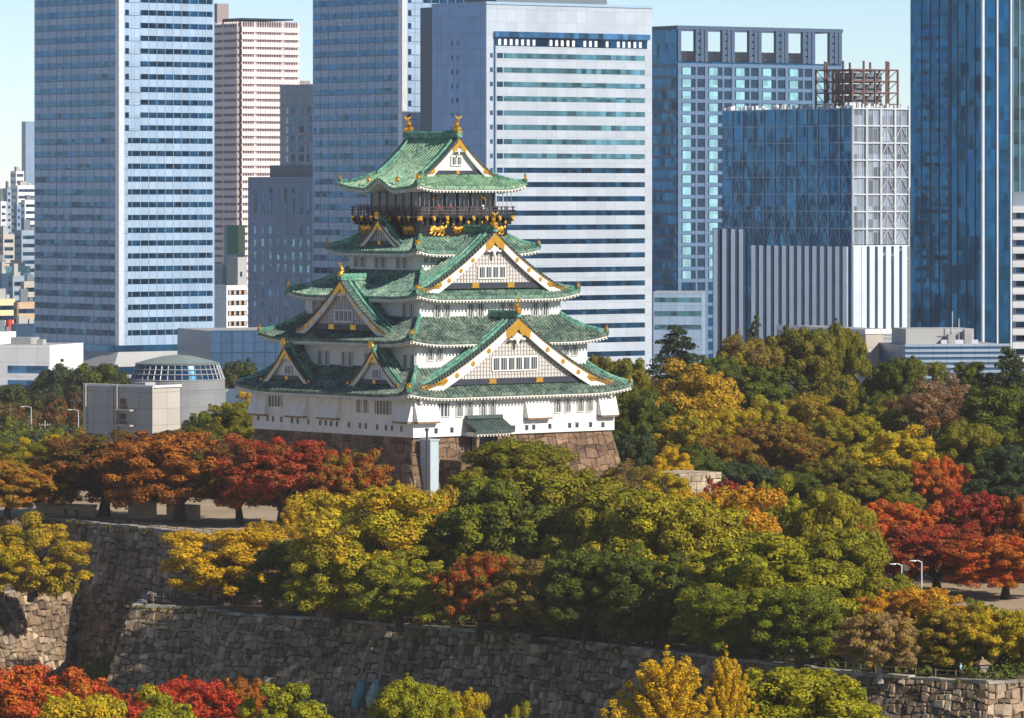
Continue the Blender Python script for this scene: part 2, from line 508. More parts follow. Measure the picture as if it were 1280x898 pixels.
def eave_part(ax, ay, ix, iy, z0, lift, parent, bump=None):
    mb = MB()
    for sd in ('front', 'left', 'right', 'back'):
        xf = side_xf(sd, ax, ay)
        he, hi, run = (ax, ix, ay - iy) if sd in ('front', 'back') else (ay, iy, ax - ix)
        n = 24
        for i in range(n):
            xa, xb = -he + 2 * he * i / n, -he + 2 * he * (i + 1) / n
            za, zb = lift(xa / he, 0), lift(xb / he, 0)
            if bump and sd in ('left', 'right'): za += bump(xa, 0); zb += bump(xb, 0)
            ia, ib = max(-hi, min(hi, xa)), max(-hi, min(hi, xb))
            dz = 0.9
            mb.poly([xf(xa, 0.18, z0 + za - 0.36), xf(xb, 0.18, z0 + zb - 0.36), xf(xb, 0.18, z0 + zb - 0.62), xf(xa, 0.18, z0 + za - 0.62)], 0.6)
            mb.poly([xf(xa, 0.18, z0 + za - 0.62), xf(xb, 0.18, z0 + zb - 0.62), xf(ib, run + 0.1, z0 - 0.5), xf(ia, run + 0.1, z0 - 0.5)], 0.5)
        k = int(2 * he / 0.62)
        for i in range(k):
            x = -he + 0.45 + (2 * he - 0.9) * i / (k - 1)
            zl = lift(x / he, 0) + (bump(x, 0) if bump and sd in ('left', 'right') else 0)
            d1 = min(run, he - abs(x) + 0.25)
            if d1 < 0.5: continue
            zt, zi = z0 + zl - 0.60, z0 - 0.5 - 0.0 * zl
            zi = zt + (zi - zt) * min(1, d1 / run)
            p = [xf(x - .12, 0.05, zt - .26), xf(x + .12, 0.05, zt - .26), xf(x + .12, d1, zi - .24), xf(x - .12, d1, zi - .24),
                 xf(x - .12, 0.05, zt), xf(x + .12, 0.05, zt), xf(x + .12, d1, zi), xf(x - .12, d1, zi)]
            mb.hexa(p, 0.7)
    return mb.build('eave_rafters', M['plaster_soffit'], parent)

def sweep_ridge(mb, pts, w, h, c=0.6):
    pts = [Vector(p) for p in pts]
    prev = None
    for i, p in enumerate(pts):
        d = pts[min(i + 1, len(pts) - 1)] - pts[max(0, i - 1)]
        s = Vector((-d.y, d.x, 0)).normalized()
        ring = [p - s * w / 2 + Vector((0, 0, -0.25)), p - s * w / 2 + Vector((0, 0, h * .7)), p - s * w * .28 + Vector((0, 0, h)),
                p + s * w * .28 + Vector((0, 0, h)), p + s * w / 2 + Vector((0, 0, h * .7)), p + s * w / 2 + Vector((0, 0, -0.25))]
        if prev:
            for k in range(5):
                mb.poly([prev[k], ring[k], ring[k + 1], prev[k + 1]], c + rr.uniform(-.15, .15))
        else:
            mb.poly(list(reversed(ring)), c)
        prev = ring
    mb.poly(prev, c)

def ridge_end(parent, loc, ang, s=1.0, name='ridge_ornament', m='gold'):
    """demon-face ridge-end tile: shield with horns and round boss"""
    mb = MB()
    out = [(-.5, -.5), (.5, -.5), (.62, -.1), (.45, .35), (.62, .75), (.28, .55), (0, .85), (-.28, .55), (-.62, .75), (-.45, .35), (-.62, -.1)]
    V = [(x * s, -0.16 * s, z * s) for x, z in out] + [(x * s, 0.16 * s, z * s) for x, z in out]
    n = len(out)
    mb.mesh(V, [tuple(range(n)), tuple(reversed(range(n, 2 * n)))] + [(i, i + n, (i + 1) % n + n, (i + 1) % n) for i in range(n)])
    mb.ell((0, -0.2 * s, 0.05 * s), (0.28 * s, 0.15 * s, 0.28 * s), 8, 5)
    o = mb.build(name, M[m], parent)
    o.location = loc; o.rotation_euler = (0, 0, ang)
    return o

def shachi(parent, loc, ang, h=2.6, name='dolphin_fish_ornament'):
    """golden fish standing on its head: scaled body curving up to a forked tail, fins and open mouth"""
    mb = MB()
    prof = [(0.42, .12, .30), (0.20, .28, .40), (-.10, .42, .44), (-.32, .75, .40), (-.36, 1.15, .31), (-.22, 1.55, .22), (0.0, 1.85, .14), (.1, 2.05, .09)]
    k = h / 2.6
    mb.tube([(0, -y * k, z * k) for y, z, r in prof], [r * k * 1.3 for *_, r in prof], 10)
    def fin(poly, x0, x1):
        V = [(x0, -y * k, z * k) for y, z in poly] + [(x1, -y * k, z * k) for y, z in poly]
        n = len(poly)
        mb.mesh(V, [tuple(range(n)), tuple(reversed(range(n, 2 * n)))] + [(i, i + n, (i + 1) % n + n, (i + 1) % n) for i in range(n)])
    for sx in (-1, 1):
        V = [(0, .02), (sx * .55, .35), (sx * .75, .75), (sx * .32, .48), (sx * .1, .5)]
        P = [(x * k, -0.05 * k, (1.85 + z) * k) for x, z in V] + [(x * k, -0.17 * k, (1.85 + z) * k) for x, z in V]
        n = len(V)
        mb.mesh(P, [tuple(range(n)), tuple(reversed(range(n, 2 * n)))] + [(i, i + n, (i + 1) % n + n, (i + 1) % n) for i in range(n)])
        P = [(sx * .35, .1, .5), (sx * .85, -.1, .85), (sx * .75, -.2, .45)]
        mb.mesh([(x * k, -y * k, z * k) for x, y, z in P] + [(x * k, (-y + .12) * k, z * k) for x, y, z in P], [(0, 1, 2), (5, 4, 3), (0, 3, 4, 1), (1, 4, 5, 2), (2, 5, 3, 0)])
    fin([(-.55, .6), (-.95, .95), (-.62, 1.0), (-.95, 1.4), (-.55, 1.4), (-.6, 1.8), (-.2, 1.6), (-.4, 1.1)], -.05 * k, .05 * k)
    mb.ell((0.22 * k, -.35 * k, .38 * k), (.11 * k, .11 * k, .11 * k), 6, 4)
    mb.ell((-.22 * k, -.35 * k, .38 * k), (.11 * k, .11 * k, .11 * k), 6, 4)
    mb.box(-.42 * k, .42 * k, -.55 * k, .4 * k, -.2 * k, .12 * k)
    o = mb.build(name, M['gold'], parent, smooth=False)
    o.location = loc; o.rotation_euler = (0, 0, ang)
    return o

def make_lift(l): return lambda u, t: l * max(0.0, (abs(u) - 0.6) / 0.4) ** 2.2 * (1 - t)

def skirt_roof(ax, ay, ix, iy, z0, z1, lift=0.8, rm='roof'):
    """hipped skirt roof between an eave rectangle and the next storey's wall"""
    lf = make_lift(lift)
    rise = z1 - z0
    def curve(t): return 0.66 * t + 0.34 * t * t
    mb = MB()
    for sd in ('front', 'left', 'right', 'back'):
        xf = side_xf(sd, ax, ay)
        he, hi, run = (ax, ix, ay - iy) if sd in ('front', 'back') else (ay, iy, ax - ix)
        dm = lambda x, he=he, hi=hi, run=run: run if abs(x) <= hi else run * (he - abs(x)) / (he - hi)
        zf = lambda x, d, he=he, run=run: z0 + rise * curve(d / run) + lf(x / he, d / run)
        slope(mb, xf, -he, he, dm, zf)
    ro = mb.build('roof', M[rm], keep)
    for sx in (-1, 1):
        for sy in (-1, 1):
            pts = []; hb = MB()
            for j in range(9):
                t = j / 8
                x = ax + (ix - ax) * t; y = ay + (iy - ay) * t
                pts.append((sx * x, sy * y, z0 + rise * curve(t) + lf(1 - t * (ax - ix) / ax, t) + 0.05))
            sweep_ridge(hb, pts, 0.55, 0.5); hb.build('hip_ridge', M['roof_edge'], ro)
    for sx, sy, a in ((-1, -1, R(-45)), (1, -1, R(45)), (-1, 1, R(-135))):
        ridge_end(ro, (sx * (ax - .25), sy * (ay - .25), z0 + lift + .55), a, 0.75, 'corner_ornament')
    eave_part(ax, ay, ix, iy, z0, lf, ro)
    return ro

def wall_box(hx, hy, z0, z1, m='plaster', name='storey_wall'):
    mb = MB()
    mb.box(-hx, hx, -hy, hy, z0, z1)
    return mb.build(name, M[m], keep)

def gable(Fm, prof, hw, depth, parent, z_floor, over=0.7, roof=True, lattice=True, win=4, bw=1.0, fish=0, gold=True, name='gable', rm='roof', z_win=None, win_h=1.4, win_w=0.85):
    """Fm(s, d, z) -> keep space; prof(s) -> roof height at distance s from the ridge line"""
    g = empty(name, (0, 0, 0)); g.parent = parent
    zp = prof(0)
    N = 18
    S = [hw * i / N for i in range(N + 1)]
    if roof:
        mb = MB()
        for sg in (-1, 1):
            cols = rib_cols(-over, depth)
            prev = None
            for (d, rb) in cols:
                line = [Fm(sg * S[-1] * 0.98, d, prof(S[-1]) - .35)] + [Fm(sg * s, d, prof(s) + rb) for s in reversed(S)]
                if prev:
                    for j in range(len(line) - 1):
                        q = [prev[j], line[j], line[j + 1], prev[j + 1]]
                        mb.poly(q if sg < 0 else list(reversed(q)), min(1, max(0, rr.uniform(.15, .85))))
                prev = line
        mb.build('gable_roof', M[rm], g)
        rb_ = MB()
        sweep_ridge(rb_, [Fm(0, -over - .1, zp + .15), Fm(0, depth / 2, zp + .12), Fm(0, depth, zp + .15)], .8 if hw > 8 else .6, .75 if hw > 8 else .5)
        rb_.build('ridge', M['roof_edge'], g)
    # descending ridges and the row of verge tiles
    for sg in (-1, 1):
        for dd, w in ((0.55, .45), (1.5, .45)) if hw > 8 else ((.4, .35),):
            db = MB(); sweep_ridge(db, [Fm(sg * s, dd, prof(s) + .12) for s in S[1:]], w, .38)
            db.build('descending_ridge', M['roof_edge'], g)
    for sg in (-1, 1):
        vt = MB(); L = 0; s = 0.35
        while s < hw - .1:
            z = prof(s); z2 = prof(s + .3)
            p = []
            for zz in (-.22, .14):
                p += [Fm(sg * s, -over - .12, z + zz), Fm(sg * (s + .3), -over - .12, z2 + zz), Fm(sg * (s + .3), .2, z2 + zz), Fm(sg * s, .2, z + zz)]
            vt.hexa(p, rr.random())
            s += 0.52 * (hw / 9 if hw < 9 else 1)
        vt.build('verge_tiles', M['roof_dark'], g)
    # underside
    # barge boards
    class Pieces:
        def mesh(s, *a):
            b = MB(); b.mesh(*a); b.build('gold_fitting', M['gold'], g)
    gl = Pieces()
    def strip(mb, sg, s0, s1, o0, o1, d0, d1, n=14):
        prev = None
        for i in range(n + 1):
            s = s0 + (s1 - s0) * i / n
            k = 1.0 + 0.35 * (i / n)
            z = prof(s)
            ring = [Fm(sg * s, d0, z - o0 * 1), Fm(sg * s, d0, z - o1 * k), Fm(sg * s, d1, z - o1 * k), Fm(sg * s, d1, z - o0)]
            if prev:
                for q in range(4):
                    mb.poly([prev[q], ring[q], ring[(q + 1) % 4], prev[(q + 1) % 4]], .6)
            prev = ring
        mb.poly(prev, .6)
    for sg in (-1, 1):
        bb = MB(); strip(bb, sg, 0.01, hw * .985, .24, .24 + bw, -over + .05, -over + .35); bb.build('barge_board', M['plaster'], g)
        bb = MB(); strip(bb, sg, 0.01, hw * .985, .22, .27, -over - .05, -over + .06); bb.build('gold_trim', M['gold'], g)
    # gold fittings
    th = -over - .06
    for sg in (-1, 1):
        # lower corner plate
        s0, s1 = hw * .73, hw * .975
        P = [(s1, prof(s1) - .34), (s0, prof(s0) - .34), (s0 - .02 * hw, z_floor + .15 + bw * .45), (s0 + .02 * hw, z_floor + .12), (s1, max(z_floor + .1, prof(s1) - .9))]
        V = [Fm(sg * a, th, z) for a, z in P] + [Fm(sg * a, th + .1, z) for a, z in P]
        n = len(P)
        gl.mesh(V, [tuple(range(n)), tuple(reversed(range(n, 2 * n)))] + [(i, i + n, (i + 1) % n + n, (i + 1) % n) for i in range(n)])
        if hw > 7:
            for t in (.3, .46, .62):
                s = hw * t; zc = prof(s) - .24 - bw * .62
                r = .3 * bw
                for ring_r, dd in ((r, th + .02),):
                    V = [Fm(sg * (s + math.cos(a) * r), dd, zc + math.sin(a) * r) for a in [2 * math.pi * q / 8 for q in range(8)]]
                    V2 = [Fm(sg * (s + math.cos(a) * r), dd + .12, zc + math.sin(a) * r) for a in [2 * math.pi * q / 8 for q in range(8)]]
                    gl.mesh(V + V2, [tuple(range(8))] + [(q, (q + 1) % 8, (q + 1) % 8 + 8, q + 8) for q in range(8)])
        # apex chevron
        t1 = hw * (.125 if hw > 7 else .2)
        P = [(0, prof(0) - .36), (t1, prof(t1) - .36), (t1 * .92, prof(t1) - .36 - bw * .95), (t1 * .55, prof(t1 * .5) - .3 - bw * 1.25), (t1 * .3, prof(t1 * .3) - .3 - bw * 1.5), (0, prof(0) - .36 - bw * 1.1)]
        V = [Fm(sg * a, th - .02, z) for a, z in P] + [Fm(sg * a, th + .08, z) for a, z in P]
        n = len(P)
        gl.mesh(V, [tuple(range(n)), tuple(reversed(range(n, 2 * n)))] + [(i, i + n, (i + 1) % n + n, (i + 1) % n) for i in range(n)])
    # tympanum
    ty = MB()
    inner = [s for s in S]
    top = [(s, prof(s) - .24 - bw * .5) for s in S if prof(s) - .24 - bw * .5 > z_floor]
    for sg in (-1, 1):
        for i in range(len(top) - 1):
            a, c = top[i], top[i + 1]
            ty.poly([Fm(sg * a[0], .12, z_floor), Fm(sg * c[0], .12, z_floor), Fm(sg * c[0], .12, c[1]), Fm(sg * a[0], .12, a[1])])
    ty.build('gable_wall', M['lattice_back' if lattice else 'plaster'], g)
    def prof_in(s): return prof(abs(s)) - .24 - bw * .6
    if lattice:
        lb = MB()
        sp = .58
        k = int(hw / sp)
        for i in range(-k, k + 1):
            s = i * sp; zt = prof_in(s)
            if zt > z_floor + .3:
                lb.box(s - .07, s + .07, 0, .1, z_floor, zt, xf=Fm)
        z = z_floor + .3
        while z < prof_in(0):
            w = max([s for s in np.linspace(0, hw, 120) if prof_in(s) > z + .1] or [0])
            if w > .5: lb.box(-w, w, .02, .1, z - .06, z + .06, xf=Fm)
            z += .56
        lb.build('lattice', M['lattice'], g)
    # bottom beam with its fittings
    w = max([s for s in np.linspace(0, hw, 120) if prof(s) - .3 > z_floor + .9] or [hw * .6])
    be = MB(); be.box(-w, w, -.25, .08, z_floor + .02, z_floor + (.85 if hw > 7 else .6), xf=Fm)
    be.build('beam', M['navy'], g)
    for s in ((-.3, .3) if hw > 7 else (0,)):
        s *= hw * .8
        r = .75 if hw > 7 else .35
        V = [(-r, .12), (r, .12), (r * .75, .45), (r, .8), (-r, .8), (-r * .75, .45)]
        gl.mesh([Fm(s + a, -.34, z_floor + z_ * (1 if hw > 7 else .7)) for a, z_ in V] + [Fm(s + a, -.22, z_floor + z_ * (1 if hw > 7 else .7)) for a, z_ in V],
                [tuple(range(6)), tuple(reversed(range(6, 12)))] + [(i, i + 6, (i + 1) % 6 + 6, (i + 1) % 6) for i in range(6)])
    # hanging white pendant carving under the apex
    if hw > 5:
        pe = MB()
        r = bw * .5
        zc = prof(0) - .4 - bw * 2.1
        def E(a, z, rx, rz):
            st = len(pe.v); pe.ell((a, -over + .2, z), (rx, .22, rz), 8, 6)
            pe.xform(lambda x, y, z_: Fm(x, y, z_), st)
        E(0, zc, r * .8, r * 1.2); E(-r * .9, zc + .2 * r, r * .6, r * .7); E(r * .9, zc + .2 * r, r * .6, r * .7)
        E(-r * 1.8, zc - .35 * r, r * .7, r * .35); E(r * 1.8, zc - .35 * r, r * .7, r * .35); E(0, zc - 1.4 * r, r * .4, r * .7)
        pe.build('pendant_carving', M['plaster'], g)
    # windows
    if win:
        zw = z_win if z_win else z_floor + (prof(0) - z_floor) * .16 + .6
        tot = win * win_w + (win - 1) * win_w * .35
        fr = MB(); fr.box(-tot / 2 - .25, tot / 2 + .25, -.1, .06, zw - .22, zw + win_h + .22, xf=Fm)
        fro = fr.build('window_frame', M['plaster'], g)
        for i in range(win):
            s = -tot / 2 + i * win_w * 1.35
            pn = MB(); pn.box(s, s + win_w, -.125, -.05, zw, zw + win_h, xf=Fm)
            for q in (1, 2):
                pn.box(s + win_w * q / 3 - .04, s + win_w * q / 3 + .04, -.17, -.1, zw, zw + win_h, m=1, xf=Fm)
            pn.build('window', [M['window_dark'], M['bars']], g)
    return g

def Ffront(cx, y0): return lambda s, d, z: (cx + s, y0 + d, z)
def Fleft(x0, cy): return lambda s, d, z: (x0 + d, cy - s, z)
def Fback(cx, y0): return lambda s, d, z: (cx - s, y0 - d, z)
def Fright(x0, cy): return lambda s, d, z: (x0 - d, cy + s, z)

def gprof(hw, zb, zp):
    return lambda s: zb + (zp - zb) * (.66 * (1 - abs(s) / hw) + .34 * (1 - abs(s) / hw) ** 2)

# stone base -------------------------------------------------------------
BA, BB, BZ = 18.7, 18.4, 10.2
sb, sg_ = MB(), MB()
e = 2.2
cor_b = [(-BA - e, -BB - e), (BA + e, -BB - e), (BA + e, BB + e), (-BA - e, BB + e)]
cor_t = [(-BA, -BB), (BA, -BB), (BA, BB), (-BA, BB)]
for i in range(4):
    j = (i + 1) % 4
    stone_face(sb, sg_, (*cor_b[i], 0), (*cor_b[j], 0), (*cor_t[j], BZ), (*cor_t[i], BZ), 1.6, 1.05, 300 + i, 0.10, corner=True)
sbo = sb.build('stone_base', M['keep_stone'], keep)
sg_.build('joint_backing', M['gap'], sbo)

# storeys ---------------------------------------------------------------
T = {1: (18.95, 18.9, 10.1, 15.9), 2: (16.1, 16.1, 17.5, 23.4), 3: (13.3, 13.35, 25.2, 29.7), 4: (9.0, 8.6, 31.8, 36.2)}
for k, (hx, hy, z0, z1) in T.items(): wall_box(hx, hy, z0, z1 - .1)
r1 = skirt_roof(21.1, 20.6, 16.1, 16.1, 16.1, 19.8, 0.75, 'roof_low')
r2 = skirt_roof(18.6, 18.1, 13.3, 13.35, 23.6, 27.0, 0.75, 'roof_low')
r3 = skirt_roof(15.3, 15.5, 9.0, 8.6, 29.9, 33.6, 0.75)
r4 = skirt_roof(11.6, 10.9, 8.3, 7.3, 36.4, 38.4, 0.6)

# front gables (seen lit) and side gables
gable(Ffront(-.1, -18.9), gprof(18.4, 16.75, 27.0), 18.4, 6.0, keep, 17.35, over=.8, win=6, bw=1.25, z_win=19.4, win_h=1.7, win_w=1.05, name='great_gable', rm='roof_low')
shachi(keep, (-.1, -19.6, 27.7), 0, 2.1, 'ridge_fish_ornament')
gable(Ffront(0, -13.6), gprof(13.9, 30.55, 39.3), 13.9, 6.2, keep, 31.0, over=.75, win=4, bw=1.1, z_win=32.6, win_h=1.5, win_w=.95, name='upper_gable')
shachi(keep, (0, -14.2, 39.9), 0, 2.3, 'ridge_fish_ornament')
gable(Fleft(-16.6, 0), gprof(10.6, 24.6, 32.3), 10.6, 4.0, keep, 24.95, over=.7, win=4, bw=.85, z_win=26.3, win_h=1.4, win_w=.75, name='side_gable')
shachi(keep, (-17.2, 0, 32.9), R(-90), 1.9, 'ridge_fish_ornament')
for cy in (10.3, -10.3):
    gable(Fleft(-18.9, cy), gprof(6.1, 17.0, 22.4), 6.1, 3.6, keep, 17.5, over=.6, win=2, bw=.6, z_win=18.4, win_h=1.1, win_w=.55, lattice=False, name='small_gable')
    ridge_end(r1, (-19.75, cy, 23.0), R(-90), .8)
gable(Fleft(-9.9, -.2), gprof(5.2, 36.9, 41.0), 5.2, 3.2, keep, 37.25, over=.55, win=0, bw=.5, name='attic_gable', lattice=True)
ridge_end(r4, (-10.6, -.2, 41.5), R(-90), .8)
# far sides, seen only from elsewhere
gable(Fback(0, 18.9), gprof(18.4, 16.75, 27.0), 18.4, 6.0, keep, 17.35, over=.8, win=6, bw=1.25, z_win=19.4, win_h=1.7, win_w=1.05, name='great_gable', rm='roof_low')
gable(Fright(16.6, 0), gprof(10.6, 24.6, 32.3), 10.6, 4.0, keep, 24.95, over=.7, win=4, bw=.85, z_win=26.3, win_h=1.4, win_w=.75, name='side_gable')

# top roof ---------------------------------------------------------------
def top_roof():
    ax, ay, z0, zr, yg = 10.3, 9.4, 45.75, 53.0, 5.5
    lf = make_lift(.7)
    rise = zr - z0
    P = lambda d: rise * (.46 * d / ax + .54 * (d / ax) ** 2)
    def bump(y, d): return 1.25 * math.exp(-((y - 0.0) / 1.9) ** 2) * max(0, 1 - d / 4.0) - .25 * math.exp(-((abs(y) - 3.6) / 1.3) ** 2) * max(0, 1 - d / 3.5)
    mb = MB()
    for sd in ('left', 'right'):
        xf = side_xf(sd, ax, ay)
        dm = lambda y: ax if abs(y) <= yg + .75 else (ay - abs(y))
        zf = lambda y, d: z0 + P(d) + lf(y / ay, min(1, d / 3.9)) + bump(y, d)
        slope(mb, xf, -ay, -yg - .76, dm, zf, 8)
        slope(mb, xf, -yg - .75, yg + .75, dm, zf, 16)
        slope(mb, xf, yg + .76, ay, dm, zf, 8)
    for sd in ('front', 'back'):
        xf = side_xf(sd, ax, ay)
        run = ay - yg
        dm = lambda x: min(run, ax - abs(x))
        zf = lambda x, d: z0 + P(d) + lf(x / ax, min(1, d / run))
        slope(mb, xf, -ax, ax, dm, zf, 6)
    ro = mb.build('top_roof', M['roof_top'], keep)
    rb = MB()
    sweep_ridge(rb, [(0, y, zr + .1 + .12 * (abs(y) / 6) ** 2) for y in np.linspace(-yg - .85, yg + .85, 9)], .9, .8)
    rb.build('ridge', M['roof_edge'], ro)
    for sx in (-1, 1):
        for sy in (-1, 1):
            pts = []; hb = MB()
            for j in range(8):
                d = (ay - yg) * j / 7
                pts.append((sx * (ax - d), sy * (ay - d), z0 + P(d) + lf(1 - d / ax, d / 3.9) + .05))
            sweep_ridge(hb, pts, .5, .45); hb.build('hip_ridge', M['roof_edge'], ro)
    for sx, sy, a in ((-1, -1, R(-45)), (1, -1, R(45)), (-1, 1, R(-135))):
        ridge_end(ro, (sx * (ax - .25), sy * (ay - .25), z0 + 1.3), a, .75, 'corner_ornament')
    for y in (3.4, -3.4): ridge_end(ro, (-ax + .9, y, z0 + 1.0), R(-90), .6, 'eave_ornament')
    eave_part(ax, ay, 7.4, 5.5, z0, lf, ro, bump)
    prof = lambda s: z0 + P(ax - abs(s))
    for nm, Fm in (('top_gable', Ffront(0, -yg)), ('top_gable', Fback(0, yg))):
        gable(Fm, prof, 6.4, 1, keep, z0 + P(ay - yg) - .05, over=.7, roof=False, lattice=False, win=2, bw=.75, z_win=49.0, win_h=1.1, win_w=.7, name=nm)
    shachi(keep, (0, -yg - .35, zr + .75), 0, 2.5)
    shachi(keep, (0, yg + .35, zr + .75), R(180), 2.5)
top_roof()

# black top storeys -----------------------------------------------------
wall_box(8.25, 7.25, 36.0, 41.2, 'black_wood', 'black_storey_wall')
wall_box(7.0, 5.6, 41.2, 46.0, 'navy', 'gallery_wall')
bal = MB()
bal.box(-8.95, 8.95, -7.95, 7.95, 41.2, 41.55)
balo = bal.build('balcony', M['black_wood'], keep)
for sd, hx in (('front', 8.6), ('left', 7.6), ('right', 7.6), ('back', 8.6)):
    xf = side_xf(sd, 8.95, 7.95)
    k = 15
    for i in range(k):
        x = -hx + 2 * hx * i / (k - 1)
        br = MB(); br.box(x - .16, x + .16, .05, .9, 40.7, 41.19, xf=xf)
        br.box(x - .13, x + .13, .35, .9, 40.2, 40.7, xf=xf)
        br.build('bracket', M['black_wood'], balo)
ra = MB()
for sd, hx in (('front', 8.9), ('left', 7.9), ('right', 7.9), ('back', 8.9)):
    xf = side_xf(sd, 8.95, 7.95)
    for z in (41.85, 42.3, 42.75):
        ra.box(-hx - .35, hx + .35, .06, .2, z - .06, z + .08, xf=xf)
    k = 13
    for i in range(k):
        x = -hx + .1 + 2 * (hx - .1) * i / (k - 1)
        ra.box(x - .08, x + .08, .04, .22, 41.55, 42.9, xf=xf)
    for i in range(8):
        x = -hx + .2 + 2 * (hx - .2) * i / 7
        rg = MB(); rg.box(x - .3, x + .3, -.03, .03, 41.2, 41.5, xf=xf)
        rg.box(x - .14, x + .14, -.05, .03, 40.75, 41.2, xf=xf)
        rg.ell(xf(x, .0, 40.95), (.26, .26, .26), 6, 4); rg.build('gold_fitting', M['gold'], balo)
ra.build('railing', mat('rail_wood', (0.075, 0.05, 0.045), 0.5), balo)
# gallery: posts, panes, and the mesh screen posts
gp_ = MB(); gpn = MB()
for sd, hx, in (('front', 7.0), ('left', 5.6), ('right', 5.6), ('back', 7.0)):
    xf = side_xf(sd, 7.0, 5.6)
    k = 7
    for i in range(k):
        x = -hx + 2 * hx * i / (k - 1)
        gp_.box(x - .14, x + .14, -.1, .1, 41.55, 45.6, xf=xf)
    for i in range(k - 1):
        x0 = -hx + 2 * hx * i / (k - 1) + .3; x1 = -hx + 2 * hx * (i + 1) / (k - 1) - .3
        gpn.box(x0, x1, -.06, .05, 42.3, 44.9, xf=xf)
    gp_.box(-hx, hx, -.12, .1, 45.0, 45.25, xf=xf)
gp_.build('gallery_post', M['black_wood'], keep)
gpn.build('gallery_pane', mat('gallery_glass', (0.10, 0.12, 0.15), 0.15, var=.4, scale=1), keep)
sc_ = MB()
for sd, hx, in (('front', 8.6), ('left', 7.6)):
    xf = side_xf(sd, 8.75, 7.75)
    for i in range(22):
        x = -hx + 2 * hx * i / 21
        sc_.box(x - .025, x + .025, 0, .05, 42.9, 45.7, xf=xf)
sc_.build('safety_screen', M['steel_grey'], balo)

def beast(Fm, s, z, sc=1.0, flip=1):
    """gilded relief of a crouching tiger"""
    mb = MB()
    def E(a, b, ra, rb):
        st = len(mb.v); mb.ell((a * flip * sc, 0, b * sc), (ra * sc, .22 * sc, rb * sc), 9, 6)
        mb.xform(lambda x, y, z_: Fm(s + x, y - .05, z + z_), st)
    E(0, .1, .85, .36); E(-.65, .2, .45, .42); E(.6, .25, .42, .38); E(1.02, .12, .33, .32); E(1.2, .02, .2, .17)
    E(.92, .42, .1, .13); E(1.15, .42, .1, .12)
    def tb(pts, r):
        st = len(mb.v); mb.tube([(a * flip * sc, 0, b * sc) for a, b in pts], [q * sc for q in r], 6)
        mb.xform(lambda x, y, z_: Fm(s + x, y - .05, z + z_), st)
    tb([(-.75, .1), (-.95, -.35), (-.75, -.62), (-.5, -.64)], [.26, .17, .13, .1])
    tb([(-.4, .0), (-.3, -.4), (-.1, -.62), (.1, -.62)], [.22, .15, .12, .09])
    tb([(.5, .1), (.45, -.35), (.6, -.62), (.8, -.62)], [.22, .15, .12, .1])
    tb([(.75, .1), (1.0, -.25), (1.25, -.4), (1.4, -.38)], [.2, .14, .11, .09])
    tb([(-1.0, .3), (-1.35, .45), (-1.3, .85), (-1.0, 1.0), (-.8, .85)], [.12, .1, .09, .08, .05])
    return mb.build('tiger_relief', M['gold'], keep)
Ff, Fl = Ffront(0, -7.3), Fleft(-8.3, 0)
beast(Ff, -5.0, 39.4, 1.15, -1); beast(Ff, -1.2, 39.5, .8, 1); beast(Ff, 6.4, 39.4, 1.0, -1)
beast(Fl, -5.3, 39.6, 1.05, 1); beast(Fl, 4.6, 39.5, 1.05, 1)
for Fm, xs_ in ((Ff, (-8, -3.2, .9, 3.6, 7.9)), (Fl, (-7, -3.3, 2.0, 6.9))):
    for x in xs_:
        for z in (38.1, 40.5):
            hz_ = MB(); st = len(hz_.v); hz_.ell((x, -.05, z), (.36, .12, .3), 6, 4); hz_.ell((x, -.05, z + .35), (.16, .12, .22), 6, 4)
            hz_.xform(lambda a, b_, c_: Fm(a, b_, c_), st); hz_.build('gold_fitting', M['gold'], keep)
# gilded cranes on the gallery wall
for s, fl in ((-4.6, 1), (4.8, -1)):
    cr = MB()
    for pts in ([(-.7, .1), (0, .45), (.8, .2)], [(-.6, -.3), (0, .3), (.3, .9)], [(0, .3), (.7, .8), (1.1, .7)]):
        st = len(cr.v); cr.tube([(s + a * fl, -.15, 43.7 + b_) for a, b_ in pts], [.05, .17, .04], 5)
        cr.xform(lambda a, b_, c_: Ffront(0, -5.7)(a, b_, c_), st)
    cr.build('crane_relief', M['gold'], keep)

# windows, loopholes, stone-drop boxes ------------------------------------
def window(Fm, s0, s1, z0, z1, bars=4, name='window', split=False):
    mb = MB()
    mb.box(s0, s1, -.09, .02, z0, z1, xf=Fm)
    w = s1 - s0
    for q in range(bars):
        s = s0 + w * (q + .5) / bars
        mb.box(s - w * .14 / bars * 1.3, s + w * .14 / bars * 1.3, -.15, -.05, z0, z1, m=1, xf=Fm)
    for a, b_, c_, d_ in ((s0 - .1, s1 + .1, z0 - .12, z0), (s0 - .1, s1 + .1, z1, z1 + .12), (s0 - .1, s0, z0, z1), (s1, s1 + .1, z0, z1)):
        mb.box(a, b_, -.17, .02, c_, d_, m=2, xf=Fm)
    return mb.build(name, [M['window_dark'], M['bars'], M['plaster']], keep)

